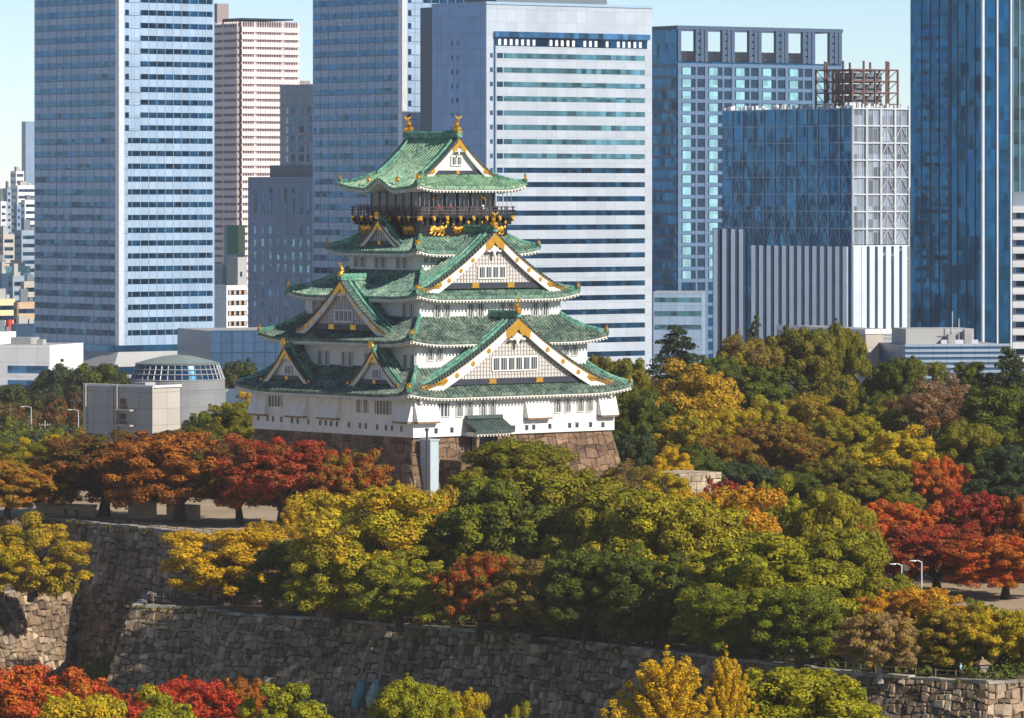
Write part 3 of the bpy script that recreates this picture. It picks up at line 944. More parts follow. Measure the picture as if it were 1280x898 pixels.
def win_front(px0, px1, py0, py1, hx, hy, bars, pair=False):
    x0, zt = fx(px0, py0, hy); x1, _ = fx(px1, py1, hy); xm, zb = fx((px0 + px1) / 2, py1, hy)
    zt = zpx(py0, CY + (x0 + x1) / 2 * sph - hy * cph)
    Fm = Ffront(0, -hy)
    if pair:
        g_ = (x1 - x0) * .12
        window(Fm, x0, (x0 + x1) / 2 - g_, zb, zt, bars); window(Fm, (x0 + x1) / 2 + g_, x1, zb, zt, bars)
    else: window(Fm, x0, x1, zb, zt, bars)
def win_left(px0, px1, py0, py1, hx, hy, bars, pair=False):
    y0, _ = ly(px0, py0, hx); y1, _ = ly(px1, py0, hx)
    Y = CY - hx * sph + (y0 + y1) / 2 * cph
    zt, zb = zpx(py0, Y), zpx(py1, Y)
    Fm = Fleft(-hx, 0)
    s0, s1 = -y0, -y1
    if pair:
        g_ = (s1 - s0) * .12
        window(Fm, s0, (s0 + s1) / 2 - g_, zb, zt, bars); window(Fm, (s0 + s1) / 2 + g_, s1, zb, zt, bars)
    else: window(Fm, s0, s1, zb, zt, bars)

h1 = (18.95, 18.9); h2 = (16.1, 16.1); h3 = (13.3, 13.35); h4 = (9.0, 8.6)
q5 = lambda x, y: (510 + x / 4.571, 460 + y / 4.571)
for x0, x1, y0, y1, pr in ((152, 232, 200, 278, 0), (275, 368, 196, 275, 1), (412, 497, 192, 270, 1), (710, 793, 183, 258, 1), (838, 928, 177, 252, 1), (968, 1052, 172, 247, 1)):
    a, b_ = q5(x0, y0); c_, d_ = q5(x1, y1); win_front(a, c_, b_, d_, *h1, 4 if not pr else 3, pr)
q4 = lambda x, y: (290 + x / 5.196, 460 + y / 5.196)
for x0, x1, y0, y1, pr in ((232, 328, 166, 250, 0), (375, 442, 177, 260, 1), (565, 675, 190, 277, 1), (812, 887, 206, 292, 1), (932, 1035, 213, 302, 0)):
    a, b_ = q4(x0, y0); c_, d_ = q4(x1, y1); win_left(a, c_, b_, d_, *h1, 5 if not pr else 3, pr)
q3 = lambda x, y: (510 + x / 4.275, 270 + y / 4.275)
for x0, x1, y0, y1, hh in ((103, 182, 710, 770, h2), (826, 903, 690, 745, h2), (138, 222, 474, 543, h3), (315, 400, 470, 540, h3), (490, 560, 466, 535, h3), (662, 747, 463, 532, h3), (80, 140, 222, 252, h4)):
    a, b_ = q3(x0, y0); c_, d_ = q3(x1, y1); win_front(a, c_, b_, d_, *hh, 3, True)
q2 = lambda x, y: (290 + x / 4.99, 300 + y / 4.99)
for x0, x1, y0, y1, hh in ((540, 608, 692, 778, h2), (688, 755, 700, 787, h2), (833, 905, 708, 795, h2), (1070, 1142, 718, 808, h2), (507, 578, 380, 462, h3), (640, 712, 388, 470, h3), (860, 935, 395, 478, h3), (1066, 1138, 402, 487, h3),
                            (765, 830, 105, 170, h4), (893, 960, 107, 175, h4), (1027, 1095, 110, 180, h4)):
    a, b_ = q2(x0, y0); c_, d_ = q2(x1, y1); win_left(a, c_, b_, d_, *hh, 2, True)
for x, y in ((160, 360), (250, 355), (603, 343), (678, 341), (718, 338), (810, 333), (923, 328), (965, 326), (1043, 324), (1113, 325)):
    px, py = q5(x, y); s, z = fx(px, py, h1[1])
    mb = MB(); Fm = Ffront(0, -h1[1]); mb.box(s - .28, s + .28, -.06, .02, z - .36, z + .36, xf=Fm); mb.box(s - .36, s + .36, -.12, .02, z + .36, z + .46, m=1, xf=Fm)
    mb.build('loophole', [M['window_dark'], M['plaster']], keep)
for i, x in enumerate((172, 232, 267, 320, 390, 427, 497, 573, 610, 645, 682, 760, 832, 870, 943, 1000, 1040, 1100)):
    px, py = q4(x, 324 + (x - 172) * .078); s, z = ly(px, py, h1[0])
    mb = MB(); Fm = Fleft(-h1[0], -0); mb.box(-s - .22, -s + .22, -.06, .02, z - .4, z + .4, xf=Fm); mb.box(-s - .3, -s + .3, -.12, .02, z + .4, z + .5, m=1, xf=Fm)
    mb.build('loophole', [M['window_dark'], M['plaster']], keep)

def drop_box(Fm, s0, s1, z0, z1, out=1.0):
    mb = MB()
    p = [Fm(s0, -out, z0), Fm(s1, -out, z0), Fm(s1, .02, z0), Fm(s0, .02, z0), Fm(s0, -.12, z1), Fm(s1, -.12, z1), Fm(s1, .02, z1), Fm(s0, .02, z1)]
    mb.hexa(p)
    mb.box(s0 + .15, s1 - .15, -out + .05, .0, z0 - .25, z0 - .01, m=1, xf=Fm)
    return mb.build('stone_drop_box', [M['plaster'], M['wood']], keep)
Fm = Ffront(0, -18.9)
for x0, x1 in ((-18.9, -14.6), (1.6, 6.4), (15.6, 19.0)): drop_box(Fm, x0, x1, 12.35, 15.5)
Fm = Fleft(-18.95, 0)
for y0, y1 in ((-18.9, -15.1), (-2.2, 2.6), (5.5, 10.2), (14.9, 18.9)): drop_box(Fm, -y1 if False else min(-y0, -y1), max(-y0, -y1), 12.35, 15.5)

# entrance porch, stair fort, lift shaft ------------------------------------
po = empty('entrance_porch', (-6.2, -18.9, 0)); po.parent = keep
mb = MB()
def zfp(x, d): return 10.9 + d * .55
slope(mb, lambda x, d, z: (x, -3.0 + d, z), -3.6, 3.6, lambda x: 3.0, zfp, 4)
mb.box(-3.3, 3.3, -.7, .0, 12.5, 13.0, c=.5)
mb.build('porch_roof', M['roof_dark'], po)
mb = MB()
mb.box(-3.2, 3.2, -2.7, 0, 10.3, 10.62)
for i in range(12): mb.box(-3.3 + i * .58, -3.1 + i * .58, -2.95, -.2, 10.05, 10.3)
mb.build('porch_rafters', M['plaster_soffit'], po)
mb = MB(); mb.box(-2.3, 1.9, -.45, .3, 6.9, 10.0); mb.build('doorway', M['black_wood'], po)
for x in (-2.7, 2.3):
    mb = MB(); mb.box(x - .22, x + .22, -2.3, -1.9, 3.6, 10.05); mb.build('porch_post', M['wood'], po)
mb = MB(); g2 = MB()
for A, Bq in (((-7.9, -4.8), (3.2, -4.8)), ((3.2, -4.8), (3.2, -.8)), ((-7.9, -.8), (-7.9, -4.8))):
    stone_face(mb, g2, (*A, 0), (*Bq, 0), (*Bq, 6.6), (*A, 6.6), 1.4, 1.0, 40 + int(A[0]), .12)
mb.box(-8.1, 3.4, -5.0, 0, 6.62, 6.9, c=.9)
q = mb.build('entrance_platform', M['keep_stone'], po); g2.build('joint_backing', M['gap'], q)
mb = MB(); mb.box(-18.0, -16.5, -21.6, -19.3, 0, 9.75); mb.box(-18.15, -16.35, -21.75, -19.15, 9.75, 9.95)
for z in range(1, 10, 2): mb.box(-18.02, -16.48, -21.62, -19.28, z, z + .05)
mb.build('lift_shaft', M['shaft'], keep)
mb = MB(); mb.tube([(-19.2, -22.3, 0), (-19.2, -22.3, 11.2)], .16, 8); mb.box(-19.4, -19.0, -22.5, -22.1, 11.2, 11.6)
mb.build('drain_pipe', M['dark_metal'], keep)
# ------------------------------------------------------------------ city buildings
BPHI = R(37)
GZ = -20.0

def glass_mat(name, c, rough=0.12, metal=0.55, wav=0.05, sx=1.8, sz=3.4, var=0.55):
    """reflective curtain-wall glass; each pane differs a little in tone and tilt"""
    m, n, l, b = new_mat(name)
    b.inputs['Roughness'].default_value = rough
    b.inputs['Metallic'].default_value = metal
    uv = n.new('ShaderNodeUVMap')
    mp = n.new('ShaderNodeMapping'); mp.inputs['Scale'].default_value = (1 / sx, 1 / sz, 1)
    l.new(uv.outputs[0], mp.inputs[0])
    fl = n.new('ShaderNodeVectorMath'); fl.operation = 'FLOOR'
    l.new(mp.outputs[0], fl.inputs[0])
    wn_ = n.new('ShaderNodeTexWhiteNoise'); wn_.noise_dimensions = '2D'
    l.new(fl.outputs[0], wn_.inputs['Vector'])
    rp = ramp(n, [(0.0, tuple(x * (1 - var) for x in c)), (1.0, tuple(min(1, x * (1 + var)) for x in c))])
    l.new(wn_.outputs['Value'], rp.inputs[0])
    l.new(rp.outputs[0], b.inputs['Base Color'])
    sub = n.new('ShaderNodeVectorMath'); sub.operation = 'SUBTRACT'; sub.inputs[1].default_value = (.5, .5, .5)
    l.new(wn_.outputs['Color'], sub.inputs[0])
    sc = n.new('ShaderNodeVectorMath'); sc.operation = 'SCALE'; sc.inputs['Scale'].default_value = wav
    l.new(sub.outputs[0], sc.inputs[0])
    ge = n.new('ShaderNodeNewGeometry')
    tcn = n.new('ShaderNodeTexCoord'); ns = n.new('ShaderNodeTexNoise'); ns.inputs['Scale'].default_value = .16; ns.inputs['Detail'].default_value = 3
    l.new(tcn.outputs['Object'], ns.inputs[0])
    s2 = n.new('ShaderNodeVectorMath'); s2.operation = 'SUBTRACT'; s2.inputs[1].default_value = (.5, .5, .5); l.new(ns.outputs['Color'], s2.inputs[0])
    s3 = n.new('ShaderNodeVectorMath'); s3.operation = 'SCALE'; s3.inputs['Scale'].default_value = wav * 4; l.new(s2.outputs[0], s3.inputs[0])
    s4 = n.new('ShaderNodeVectorMath'); s4.operation = 'ADD'; l.new(s3.outputs[0], s4.inputs[0]); l.new(sc.outputs[0], s4.inputs[1]); sc = s4
    ad = n.new('ShaderNodeVectorMath'); ad.operation = 'ADD'
    l.new(ge.outputs['Normal'], ad.inputs[0]); l.new(sc.outputs[0], ad.inputs[1])
    nm = n.new('ShaderNodeVectorMath'); nm.operation = 'NORMALIZE'
    l.new(ad.outputs[0], nm.inputs[0]); l.new(nm.outputs[0], b.inputs['Normal'])
    return m

def panel_mat(name, c, sx=2.2, sz=3.4, var=0.07, line=0.05, rough=0.45, metal=0.0, dark=0.5):
    """cladding panels with joints; UV in metres"""
    m, n, l, b = new_mat(name)
    b.inputs['Roughness'].default_value = rough
    b.inputs['Metallic'].default_value = metal
    uv = n.new('ShaderNodeUVMap')
    br_ = n.new('ShaderNodeTexBrick')
    br_.offset = 0
    br_.inputs['Color1'].default_value = (*[x * (1 - var) for x in c], 1)
    br_.inputs['Color2'].default_value = (*[min(1, x * (1 + var)) for x in c], 1)
    br_.inputs['Mortar'].default_value = (*[x * dark for x in c], 1)
    br_.inputs['Scale'].default_value = 1
    br_.inputs['Mortar Size'].default_value = line
    br_.inputs['Brick Width'].default_value = sx
    br_.inputs['Row Height'].default_value = sz
    l.new(uv.outputs[0], br_.inputs['Vector'])
    t = noise(n, l, 0.08, 5)
    rp = ramp(n, [(0.3, (0.88, 0.88, 0.88)), (0.7, (1.05, 1.05, 1.05))])
    l.new(t.outputs[0], rp.inputs[0])
    mx = n.new('ShaderNodeMix'); mx.data_type = 'RGBA'; mx.blend_type = 'MULTIPLY'; mx.inputs[0].default_value = 1
    l.new(br_.outputs[0], mx.inputs[6]); l.new(rp.outputs[0], mx.inputs[7])
    l.new(mx.outputs[2], b.inputs['Base Color'])
    return m

M['silver_panel'] = panel_mat('silver_panel', (0.32, 0.44, 0.59), 2.4, 3.41, 0.08, 0.05, 0.42, 0.1)
M['white_panel'] = panel_mat('white_panel', (0.50, 0.55, 0.62), 3.6, 3.66, 0.06, 0.05, 0.3, 0.2, 0.7)
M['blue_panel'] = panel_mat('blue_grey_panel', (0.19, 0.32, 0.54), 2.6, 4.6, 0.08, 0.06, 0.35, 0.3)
M['dark_panel'] = panel_mat('dark_blue_panel', (0.04, 0.10, 0.19), 3, 6, 0.1, 0.08, 0.3, 0.3)
M['glass_dark'] = glass_mat('dark_blue_glass', (0.009, 0.065, 0.14), metal=.7)
M['glass_mid'] = glass_mat('mid_blue_glass', (0.05, 0.16, 0.31))
M['glass_stripe'] = glass_mat('stripe_glass', (0.018, 0.095, 0.20), metal=.75, wav=.03, var=.3)
M['glass_silver'] = glass_mat('silver_glass', (0.24, 0.28, 0.34), rough=.3, metal=.3)
M['glass_teal'] = glass_mat('teal_glass', (0.13, 0.30, 0.36), metal=0.7, rough=.18)
M['glass_navy'] = glass_mat('navy_curtain_glass', (0.008, 0.095, 0.21), sx=1.5, sz=3.6, wav=.05, metal=.75, var=.28)
M['frame_blue'] = mat('pale_steel_frame', (0.30, 0.42, 0.56), 0.5, var=.06)
M['fin_metal'] = mat('fin_metal', (0.74, 0.79, 0.84), 0.35, metal=.5, var=.05, scale=.2)
M['deep_navy'] = mat('deep_navy_glass', (0.008, 0.03, 0.07), .25, var=.3, scale=.3)
M['frame_mid'] = mat('mid_steel_frame', (0.085, 0.16, 0.27), 0.5, var=.06)
M['glass_cyan'] = glass_mat('pale_cyan_glass', (0.33, 0.60, 0.66), metal=.5, rough=.2, var=.25)
M['frame_deep'] = mat('deep_steel_frame', (0.045, 0.09, 0.16), 0.5, var=.06)
M['frame_silver'] = mat('silver_frame', (0.62, 0.64, 0.67), 0.4, metal=.3, var=.06)
M['rust_steel'] = mat('rust_red_steel', (0.13, 0.07, 0.06), 0.7, var=.4)
M['pink_conc'] = panel_mat('pink_concrete', (0.62, 0.52, 0.52), 6, 3.0, 0.05, 0.04, .8)
M['pink_rail'] = panel_mat('pale_balcony_front', (0.74, 0.65, 0.64), 2, 3, 0.06, 0.06, .8)
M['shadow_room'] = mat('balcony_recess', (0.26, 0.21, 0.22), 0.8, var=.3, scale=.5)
M['grey_conc'] = panel_mat('grey_concrete', (0.27, 0.34, 0.42), 3, 3.4, 0.06, 0.05, .7)
M['blue_conc'] = panel_mat('blue_grey_concrete', (0.17, 0.27, 0.40), 2.5, 3.4, 0.06, 0.05, .6)
M['beige_conc'] = panel_mat('beige_concrete', (0.46, 0.42, 0.37), 4, 3.2, 0.06, 0.04, .85)
M['white_conc'] = panel_mat('white_concrete', (0.78, 0.78, 0.77), 5, 3.2, 0.05, 0.03, .8)
M['cream_conc'] = panel_mat('cream_render', (0.74, 0.62, 0.36), 8, 4, 0.04, 0.02, .85)
M['tan_conc'] = panel_mat('tan_render', (0.55, 0.38, 0.24), 6, 4, 0.05, 0.02, .85)
M['roof_grey'] = mat('flat_roof', (0.34, 0.34, 0.34), 0.9, var=.2, scale=.1)
M['green_net'] = mat('green_sheet', (0.02, 0.20, 0.13), 0.7, var=.1)
M['lime_panel'] = mat('lime_sheet', (0.45, 0.60, 0.30), 0.7, var=.1)
M['red_paint'] = mat('red_sign', (0.55, 0.03, 0.04), 0.5, var=.1)
M['asphalt'] = mat('asphalt', (0.05, 0.05, 0.055), 0.9, var=.2)
M['glass_roof'] = mat('grey_green_roof', (0.20, 0.25, 0.24), .6, var=.15, scale=.2)
M['drum_conc'] = panel_mat('drum_concrete', (0.25, 0.255, 0.26), 4, 3, .05, .03, .8)

class Tower:
    """box building seen corner-on: right face along local x (y=0, facing -y), left face along local y (x=0, facing -x)"""
    def __init__(s, name, label, cat, pl, pc, pr, ptop, Y, phi=BPHI, z0=GZ, body='silver_panel', group=None, ztop=None, Rlen=None, Llen=None, roof='roof_grey', bodyname='wall'):
        c, sn = math.cos(phi), math.sin(phi)
        X0 = (pc - 640) / F * Y
        k = (pr - 640) / F
        s.R = (k * Y - X0) / (c - k * sn) if Rlen is None else Rlen
        k = (pl - 640) / F
        s.L = (X0 - k * Y) / (sn + k * c) if Llen is None else Llen
        s.Y, s.X0, s.c, s.sn, s.z0 = Y, X0, c, sn, z0
        s.zt = ztop if ztop is not None else zpx(ptop, Y)
        s.root = empty(name, (X0, Y, z0), phi, label, cat, group)
        s.H = s.zt - z0
        b = MB()
        s.face(b, 'r', 0, s.R, 0, s.H); s.face(b, 'l', 0, s.L, 0, s.H)
        b.poly([(s.R, 0, 0), (s.R, s.L, 0), (s.R, s.L, s.H), (s.R, 0, s.H)], uv=[(0, 0), (s.L, 0), (s.L, s.H), (0, s.H)])
        b.poly([(s.R, s.L, 0), (0, s.L, 0), (0, s.L, s.H), (s.R, s.L, s.H)], uv=[(0, 0), (s.R, 0), (s.R, s.H), (0, s.H)])
        b.poly([(0, 0, s.H), (s.R, 0, s.H), (s.R, s.L, s.H), (0, s.L, s.H)], m=1, uv=[(0, 0), (s.R, 0), (s.R, s.L), (0, s.L)])
        s.body = b.build(bodyname, [M[body], M[roof]], s.root)
    def face(s, b, sd, a0, a1, z0, z1, out=0.0, m=0):
        if sd == 'r': P = [(a0, -out, z0), (a1, -out, z0), (a1, -out, z1), (a0, -out, z1)]
        else: P = [(-out, a1, z0), (-out, a0, z0), (-out, a0, z1), (-out, a1, z1)]; 
        b.poly(P, m=m, uv=[(a0, z0), (a1, z0), (a1, z1), (a0, z1)] if sd == 'r' else [(a1, z0), (a0, z0), (a0, z1), (a1, z1)])
    def bx(s, b, sd, a0, a1, z0, z1, o0, o1, m=0):
        """box on a face from o0 (inside, negative) to o1 (outside)"""
        n0 = len(b.f)
        if sd == 'r': b.box(a0, a1, -o1, -o0, z0, z1, m=m)
        else: b.box(-o1, -o0, a0, a1, z0, z1, m=m)
        for i in range(n0, len(b.f)):
            uv = []
            for vi in b.f[i]:
                x, y, z = b.v[vi]
                uv.append(((x if sd == 'r' else y), z))
            b.uv[i] = uv
    def part(s, name, mats, fn, parent=None):
        b = MB(); fn(b)
        return b.build(name, [M[q] for q in mats] if isinstance(mats, (list, tuple)) else M[mats], parent or s.root)
    def z(s, py): return zpx(py, s.Y) - s.z0
    def ax(s, px):       # along right face from photo x
        k = (px - 640) / F
        return (k * s.Y - s.X0) / (s.c - k * s.sn)
    def al(s, px):
        k = (px - 640) / F
        return (s.X0 - k * s.Y) / (s.sn + k * s.c)

# --- the pair of striped towers
def striped_tower(name, label, pl, pc, pr, Y, y_first, pitch, y_last, group, Rlen=None):
    t = Tower(name, label, 'office tower', pl, pc, pr, -60, Y, ztop=128, group=group, Rlen=Rlen)
    cw = t.R * .045
    t.part('corner_column', 'frame_silver', lambda b: (b.box(-.25, cw, -.25, 0.0, 0, t.H + .5), b.box(-.25, 0.0, 0.02, cw * 1.1, 0, t.H + .5)))
    y = y_first
    k = 0
    while y > -170: y -= pitch
    rows = []
    while y < y_last:
        rows.append(y); y += pitch
    for y in rows:
        z0, z1 = t.z(y + pitch * .42), t.z(y)
        if z1 > t.H - 1: continue
        a0 = .215 * t.R if y < 165 else .09 * t.R
        if Rlen or True:
            t.part('window_band', ['glass_dark'], lambda b: t.bx(b, 'r', a0, t.R - .6, z0, z1, -.05, .03))
        if y < 165:
            t.part('window', ['glass_dark'], lambda b: t.bx(b, 'r', cw + .5, cw + 1.7, z0, z1, -.05, .03))
        t.part('window_band', ['glass_stripe'], lambda b: t.bx(b, 'l', cw + .8, t.L - .5, z0, z1, -.05, .03))
        t.part('sill_line', 'dark_panel', lambda b: (t.bx(b, 'l', cw + .4, t.L - .3, z0 - .22, z0 - .02, -.05, .12), t.bx(b, 'r', cw + .4, a0, z0 - .12, z0 - .0, -.05, .06)))
    def mull(b):
        for i in range(1, 11):
            a = cw + (t.L - cw) * i / 11
            t.bx(b, 'l', a - .06, a + .06, 0, t.H, .0, .10)
        for i in range(1, 11):
            a = cw + (t.R - cw) * i / 11
            t.bx(b, 'r', a - .05, a + .05, 0, t.H, .0, .08)
    t.part('mullion', 'frame_blue', mull)
    return t
ta = striped_tower('striped_office_tower', 'silver office tower with dark window stripes, at the left edge of the skyline', 43, 149, 268, 1350, 12, 16.05, 428, 'pair of striped office towers')
def podium(b):
    z0, z1, zm = 0, ta.z(443), ta.z(432)
    b.box(-.8, ta.R + .8, -.8, ta.L + .8, zm - 2.4, zm, m=1)
    e = 4.5
    lo = [(-e, -e), (ta.R + e, -e), (ta.R + e, ta.L + e), (-e, ta.L + e)]
    hi = [(-.9, -.9), (ta.R + .9, -.9), (ta.R + .9, ta.L + .9), (-.9, ta.L + .9)]
    zz = ta.z(458)
    b.hexa([(*p, zz) for p in lo] + [(*p, z1 + .6) for p in hi])
    b.hexa([(p[0], p[1], 0) for p in lo] + [(p[0], p[1], zz - .02) for p in lo], m=1)
    b.box(-e - 1, ta.R + e + 1, -e - 1, ta.L + e + 1, ta.z(482), ta.z(468), m=0)
ta.part('podium', ['white_conc', 'glass_dark'], podium)
tb = striped_tower('striped_office_tower', 'striped office tower directly behind the top left of the castle roof', 391, 503, 623, 1520, 12.6, 16.2, 430, 'pair of striped office towers', Rlen=34.7)

# --- broad white office block with stripes
t = Tower('white_office_block', 'broad white office block with long teal and dark window stripes right of the castle', 'office block', 541, 608, 815, 3, 1450, body='white_panel')
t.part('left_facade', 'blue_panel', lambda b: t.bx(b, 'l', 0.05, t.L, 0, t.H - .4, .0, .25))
t.part('roof_edge', 'frame_blue', lambda b: (t.bx(b, 'r', -.2, t.R + .2, t.H - .5, t.H + .25, -.1, .3), t.bx(b, 'l', 0, t.L + .2, t.H - .5, t.H + .25, -.1, .35)))
A0, A1 = t.ax(619), t.ax(806)
t.part('recess_line', 'dark_panel', lambda b: t.bx(b, 'r', A0 - .6, A0 + .1, t.z(452), t.z(40), .0, .06))
y = 66.0
k = 0
while y < 452:
    z1, z0 = t.z(y), t.z(y + 6.6)
    teal = y < 195
    t.part('window_band', ['glass_teal' if teal else 'glass_dark'], lambda b: t.bx(b, 'r', A0 + (3.0 if y < 250 else .2), A1, z0, z1, -.05, .03 if k % 2 else .04))
    t.part('window', ['glass_dark'], lambda b: (t.bx(b, 'r', A0 + .6, A0 + 2.7, z0, z1, -.05, .06)))
    t.part('vent', ['dark_panel'], lambda b: t.bx(b, 'r', t.ax(612.5), t.ax(616), z0 + .1, z1 - .1, -.05, .06))
    y += 17.95; k += 1
t.part('hood', 'glass_mid', lambda b: (t.bx(b, 'r', A0 - .5, A1 + 1.2, t.z(46), t.z(39), .0, 1.1)))
t.part('window_band', 'glass_dark', lambda b: t.bx(b, 'r', A0, A1 + .8, t.z(57), t.z(46.1), .0, .1))
for i in range(26):
    if i in (7, 8, 14, 18, 20): continue
    a = A0 + 1.0 + (A1 - A0 - 1.2) * i / 26
    t.part('blind', 'white_conc', lambda b: t.bx(b, 'r', a, a + .95, t.z(56), t.z(48), .11, .16))
for y in (50, 68, 86, 104, 122, 140, 158):
    for px in (566, 572.5):
        a = t.al(px); t.part('window', 'glass_dark', lambda b: t.bx(b, 'l', a - .45, a + .45, t.z(y + 6), t.z(y), .2, .32))
t.part('wing', 'dark_panel', lambda b: (b.box(1.2, 14, t.L + .02, t.L + 7.8, 0, t.H - .6)))
t.part('plant_room', 'grey_conc', lambda b: b.box(8, t.R - 12, 6, t.L - 6, t.H + .01, t.H + 5))

# --- blue grid tower with the open crown
t = Tower('blue_grid_tower', 'blue tower with a grid facade and an open frame crown against the sky', 'office tower', 817, 846, 1052, 77, 1600, phi=R(35), body='glass_navy', Llen=16)
Htop = t.z(33)
bays = [846.5 + 33.5 * q for q in range(6)]
def grid(b):
    for px in bays:
        t.bx(b, 'r', max(0, t.ax(px)), t.ax(px + 4), 0, t.z(79), .02, .5)
        t.bx(b, 'r', t.ax(px + 22), t.ax(px + 24.3), 0, t.z(79), .02, .4)
    t.bx(b, 'r', t.ax(1047.5), t.R, 0, t.z(79), .02, .5)
    y = 79; q = 0
    while y < 440:
        t.bx(b, 'r', .02, t.R, t.z(y + 4.4), t.z(y), .0, .34 if q % 3 else .46); y += 15; q += 1
t.part('facade_grid', 'frame_mid', grid)
t.part('dark_strip', 'deep_navy', lambda b: [(t.bx(b, 'r', t.ax(px + 4.1), t.ax(px + 6.2), 0, t.z(79.2), .01, .2), t.bx(b, 'r', t.ax(px + 17.2), t.ax(px + 21.9), 0, t.z(79.2), .01, .2), t.bx(b, 'r', t.ax(px + 24.5), t.ax(min(1047, px + 33)), 0, t.z(79.2), .01, .2)) for px in bays])
for q, px in enumerate(bays):
    y = 83.6
    while y < (345 if q < 2 else 140):
        t.part('window', 'glass_cyan', lambda b: t.bx(b, 'r', t.ax(px + 6.4), t.ax(px + 17), t.z(y + 10.2), t.z(y + .2), .01, .1)); y += 15
def crown(b):
    d = 14
    for px in bays + [1047.5]:
        for (p0, p1) in ((0, 4), (22, 25.5), (28.5, 32.5)) if px < 1040 else ((0, 4),):
            a0, a1 = max(0, t.ax(px + p0)), min(t.R, t.ax(px + p1))
            b.box(a0, a1, -.45, .8, t.H + .01, Htop - .9)
            if p0 == 0: b.box(a0, a1, d, d + .9, t.H + .01, Htop - .9)
        if px < 1040:
            for q in range(5):
                z_ = t.H + (Htop - t.H) * (q + .5) / 5
                b.box(t.ax(px + 22.2), t.ax(px + 32.3), -.2, .5, z_ - .8, z_ + .8)
    for yy in (0, d):
        b.box(-.2, t.R + .2, yy - .5, yy + 1.0, Htop - .9, Htop + .25)
        b.box(-.1, t.R + .1, yy - .4, yy + .9, t.z(68), t.z(66.4)) if yy else None
    b.box(-.2, 1, 1.02, d - .52, Htop - .9, Htop + .2); b.box(t.R - 1, t.R + .2, 1.02, d - .52, Htop - .9, Htop + .2)
t.part('open_crown', 'frame_deep', crown)
t.part('plant_room', 'white_conc', lambda b: b.box(3, t.R - 8, 5, 11, t.H + .01, t.z(63)))
t.part('left_facade', 'glass_navy', lambda b: t.bx(b, 'l', 0, t.L, 0, Htop - .3, 0, .1))
y = 80
while y < 430:
    t.part('spandrel', 'dark_panel', lambda b: t.bx(b, 'l', .1, t.L, t.z(y + 4), t.z(y), .1, .25)); y += 14.3
ct = t

# --- lattice tower with fins
t = Tower('lattice_fin_tower', 'blue glass block with silver cross braced lattice above tall white fins', 'office block', 903, 1064, 1135, 135, 1330, phi=R(33), body='glass_navy')
t.part('lattice', 'frame_silver', lambda b: None) if False else None
def lat_r(b):
    n = 4
    for i in range(n + 1):
        a = t.R * i / n; t.bx(b, 'r', max(0, a - .22), min(t.R, a + .22), t.z(306), t.H + .6, .05, .65)
    y = 135; k = 0
    while y < 310:
        t.bx(b, 'r', 0, t.R, t.z(y + 1.6), t.z(y), .05, .5)
        if k >= 1:
            for i in range(2, 4) if k < 5 else range(2, 4):
                a0, a1 = t.R * i / n, t.R * (i + 1) / n
                z0, z1 = t.z(y + 20), t.z(y + 1)
                am = (a0 + a1) / 2
                b.tube([(a0, -.35, z0), (am, -.35, z1)], .14, 4); b.tube([(a1, -.35, z0), (am, -.35, z1)], .14, 4)
        y += 21.5; k += 1
    for i in range(n * 3):
        a = t.R * (i + .5) / (n * 3)
        t.bx(b, 'r', a - .05, a + .05, t.z(306), t.H, .04, .2)
t.part('lattice', 'frame_silver', lat_r)
t.part('glazing', 'glass_silver', lambda b: t.bx(b, 'r', 0, t.R, t.z(306), t.H, .0, .04))
def lat_l(b):
    for i in range(1, 12):
        a = t.L * i / 12; t.bx(b, 'l', a - .1, a + .1, t.z(300), t.H, .02, .22)
    y = 135; k = 0
    while y < 305:
        t.bx(b, 'l', 0, t.L, t.z(y + 1), t.z(y), .02, .25)
        if k >= 3:
            for i in range(0, 12, 1 if k > 5 else 2):
                a0, a1 = t.L * i / 12, t.L * (i + 1) / 12
                z0, z1 = t.z(y + 21), t.z(y + 1)
                am = (a0 + a1) / 2
                b.tube([(-.2, a0, z0), (-.2, am, z1)], .09, 4); b.tube([(-.2, a1, z0), (-.2, am, z1)], .09, 4)
        y += 21.5; k += 1
t.part('lattice', 'frame_blue', lat_l)
def fins_r(b):
    n = 7
    for i in range(n):
        a0 = t.R * i / n
        w = t.R / n * (.66 if i else .95)
        t.bx(b, 'r', a0 + .05, a0 + w, 0, t.z(308), .06, .9)
t.part('fin_row', 'fin_metal', fins_r)
Lx = t.al(890)
def fins_l(b):
    n = 13
    for i in range(n):
        px = 1062 - (1062 - 938) * i / n
        a = t.al(px); t.bx(b, 'l', a + .1, a + 1.95, 0, t.z(308.5), .06, .8)
    for px in (932, 922, 911, 900):
        a = t.al(px); t.bx(b, 'l', a + .05, a + 1.95, 0, t.z(288), .06, .8)
t.part('fin_row', 'fin_metal', fins_l)
t.part('wing', 'glass_navy', lambda b: b.box(.6, 20, t.L + .02, Lx + .6, 0, t.z(287)))
def topkit(b):
    rnd = random.Random(9)
    for i in range(60):
        a = rnd.uniform(0, t.L); x = rnd.uniform(.3, 3)
        b.box(x, x + rnd.uniform(.3, .9), a, a + rnd.uniform(.3, 1.2), t.H + .01, t.H + rnd.uniform(.5, 1.5))
    for i in range(25):
        a = rnd.uniform(0, t.R - 1.2); x = rnd.uniform(.3, 3)
        b.box(a, a + rnd.uniform(.3, 1), x, x + rnd.uniform(.3, .9), t.H + .01, t.H + rnd.uniform(.5, 1.5))
t.part('rooftop_plant', 'frame_silver', topkit)
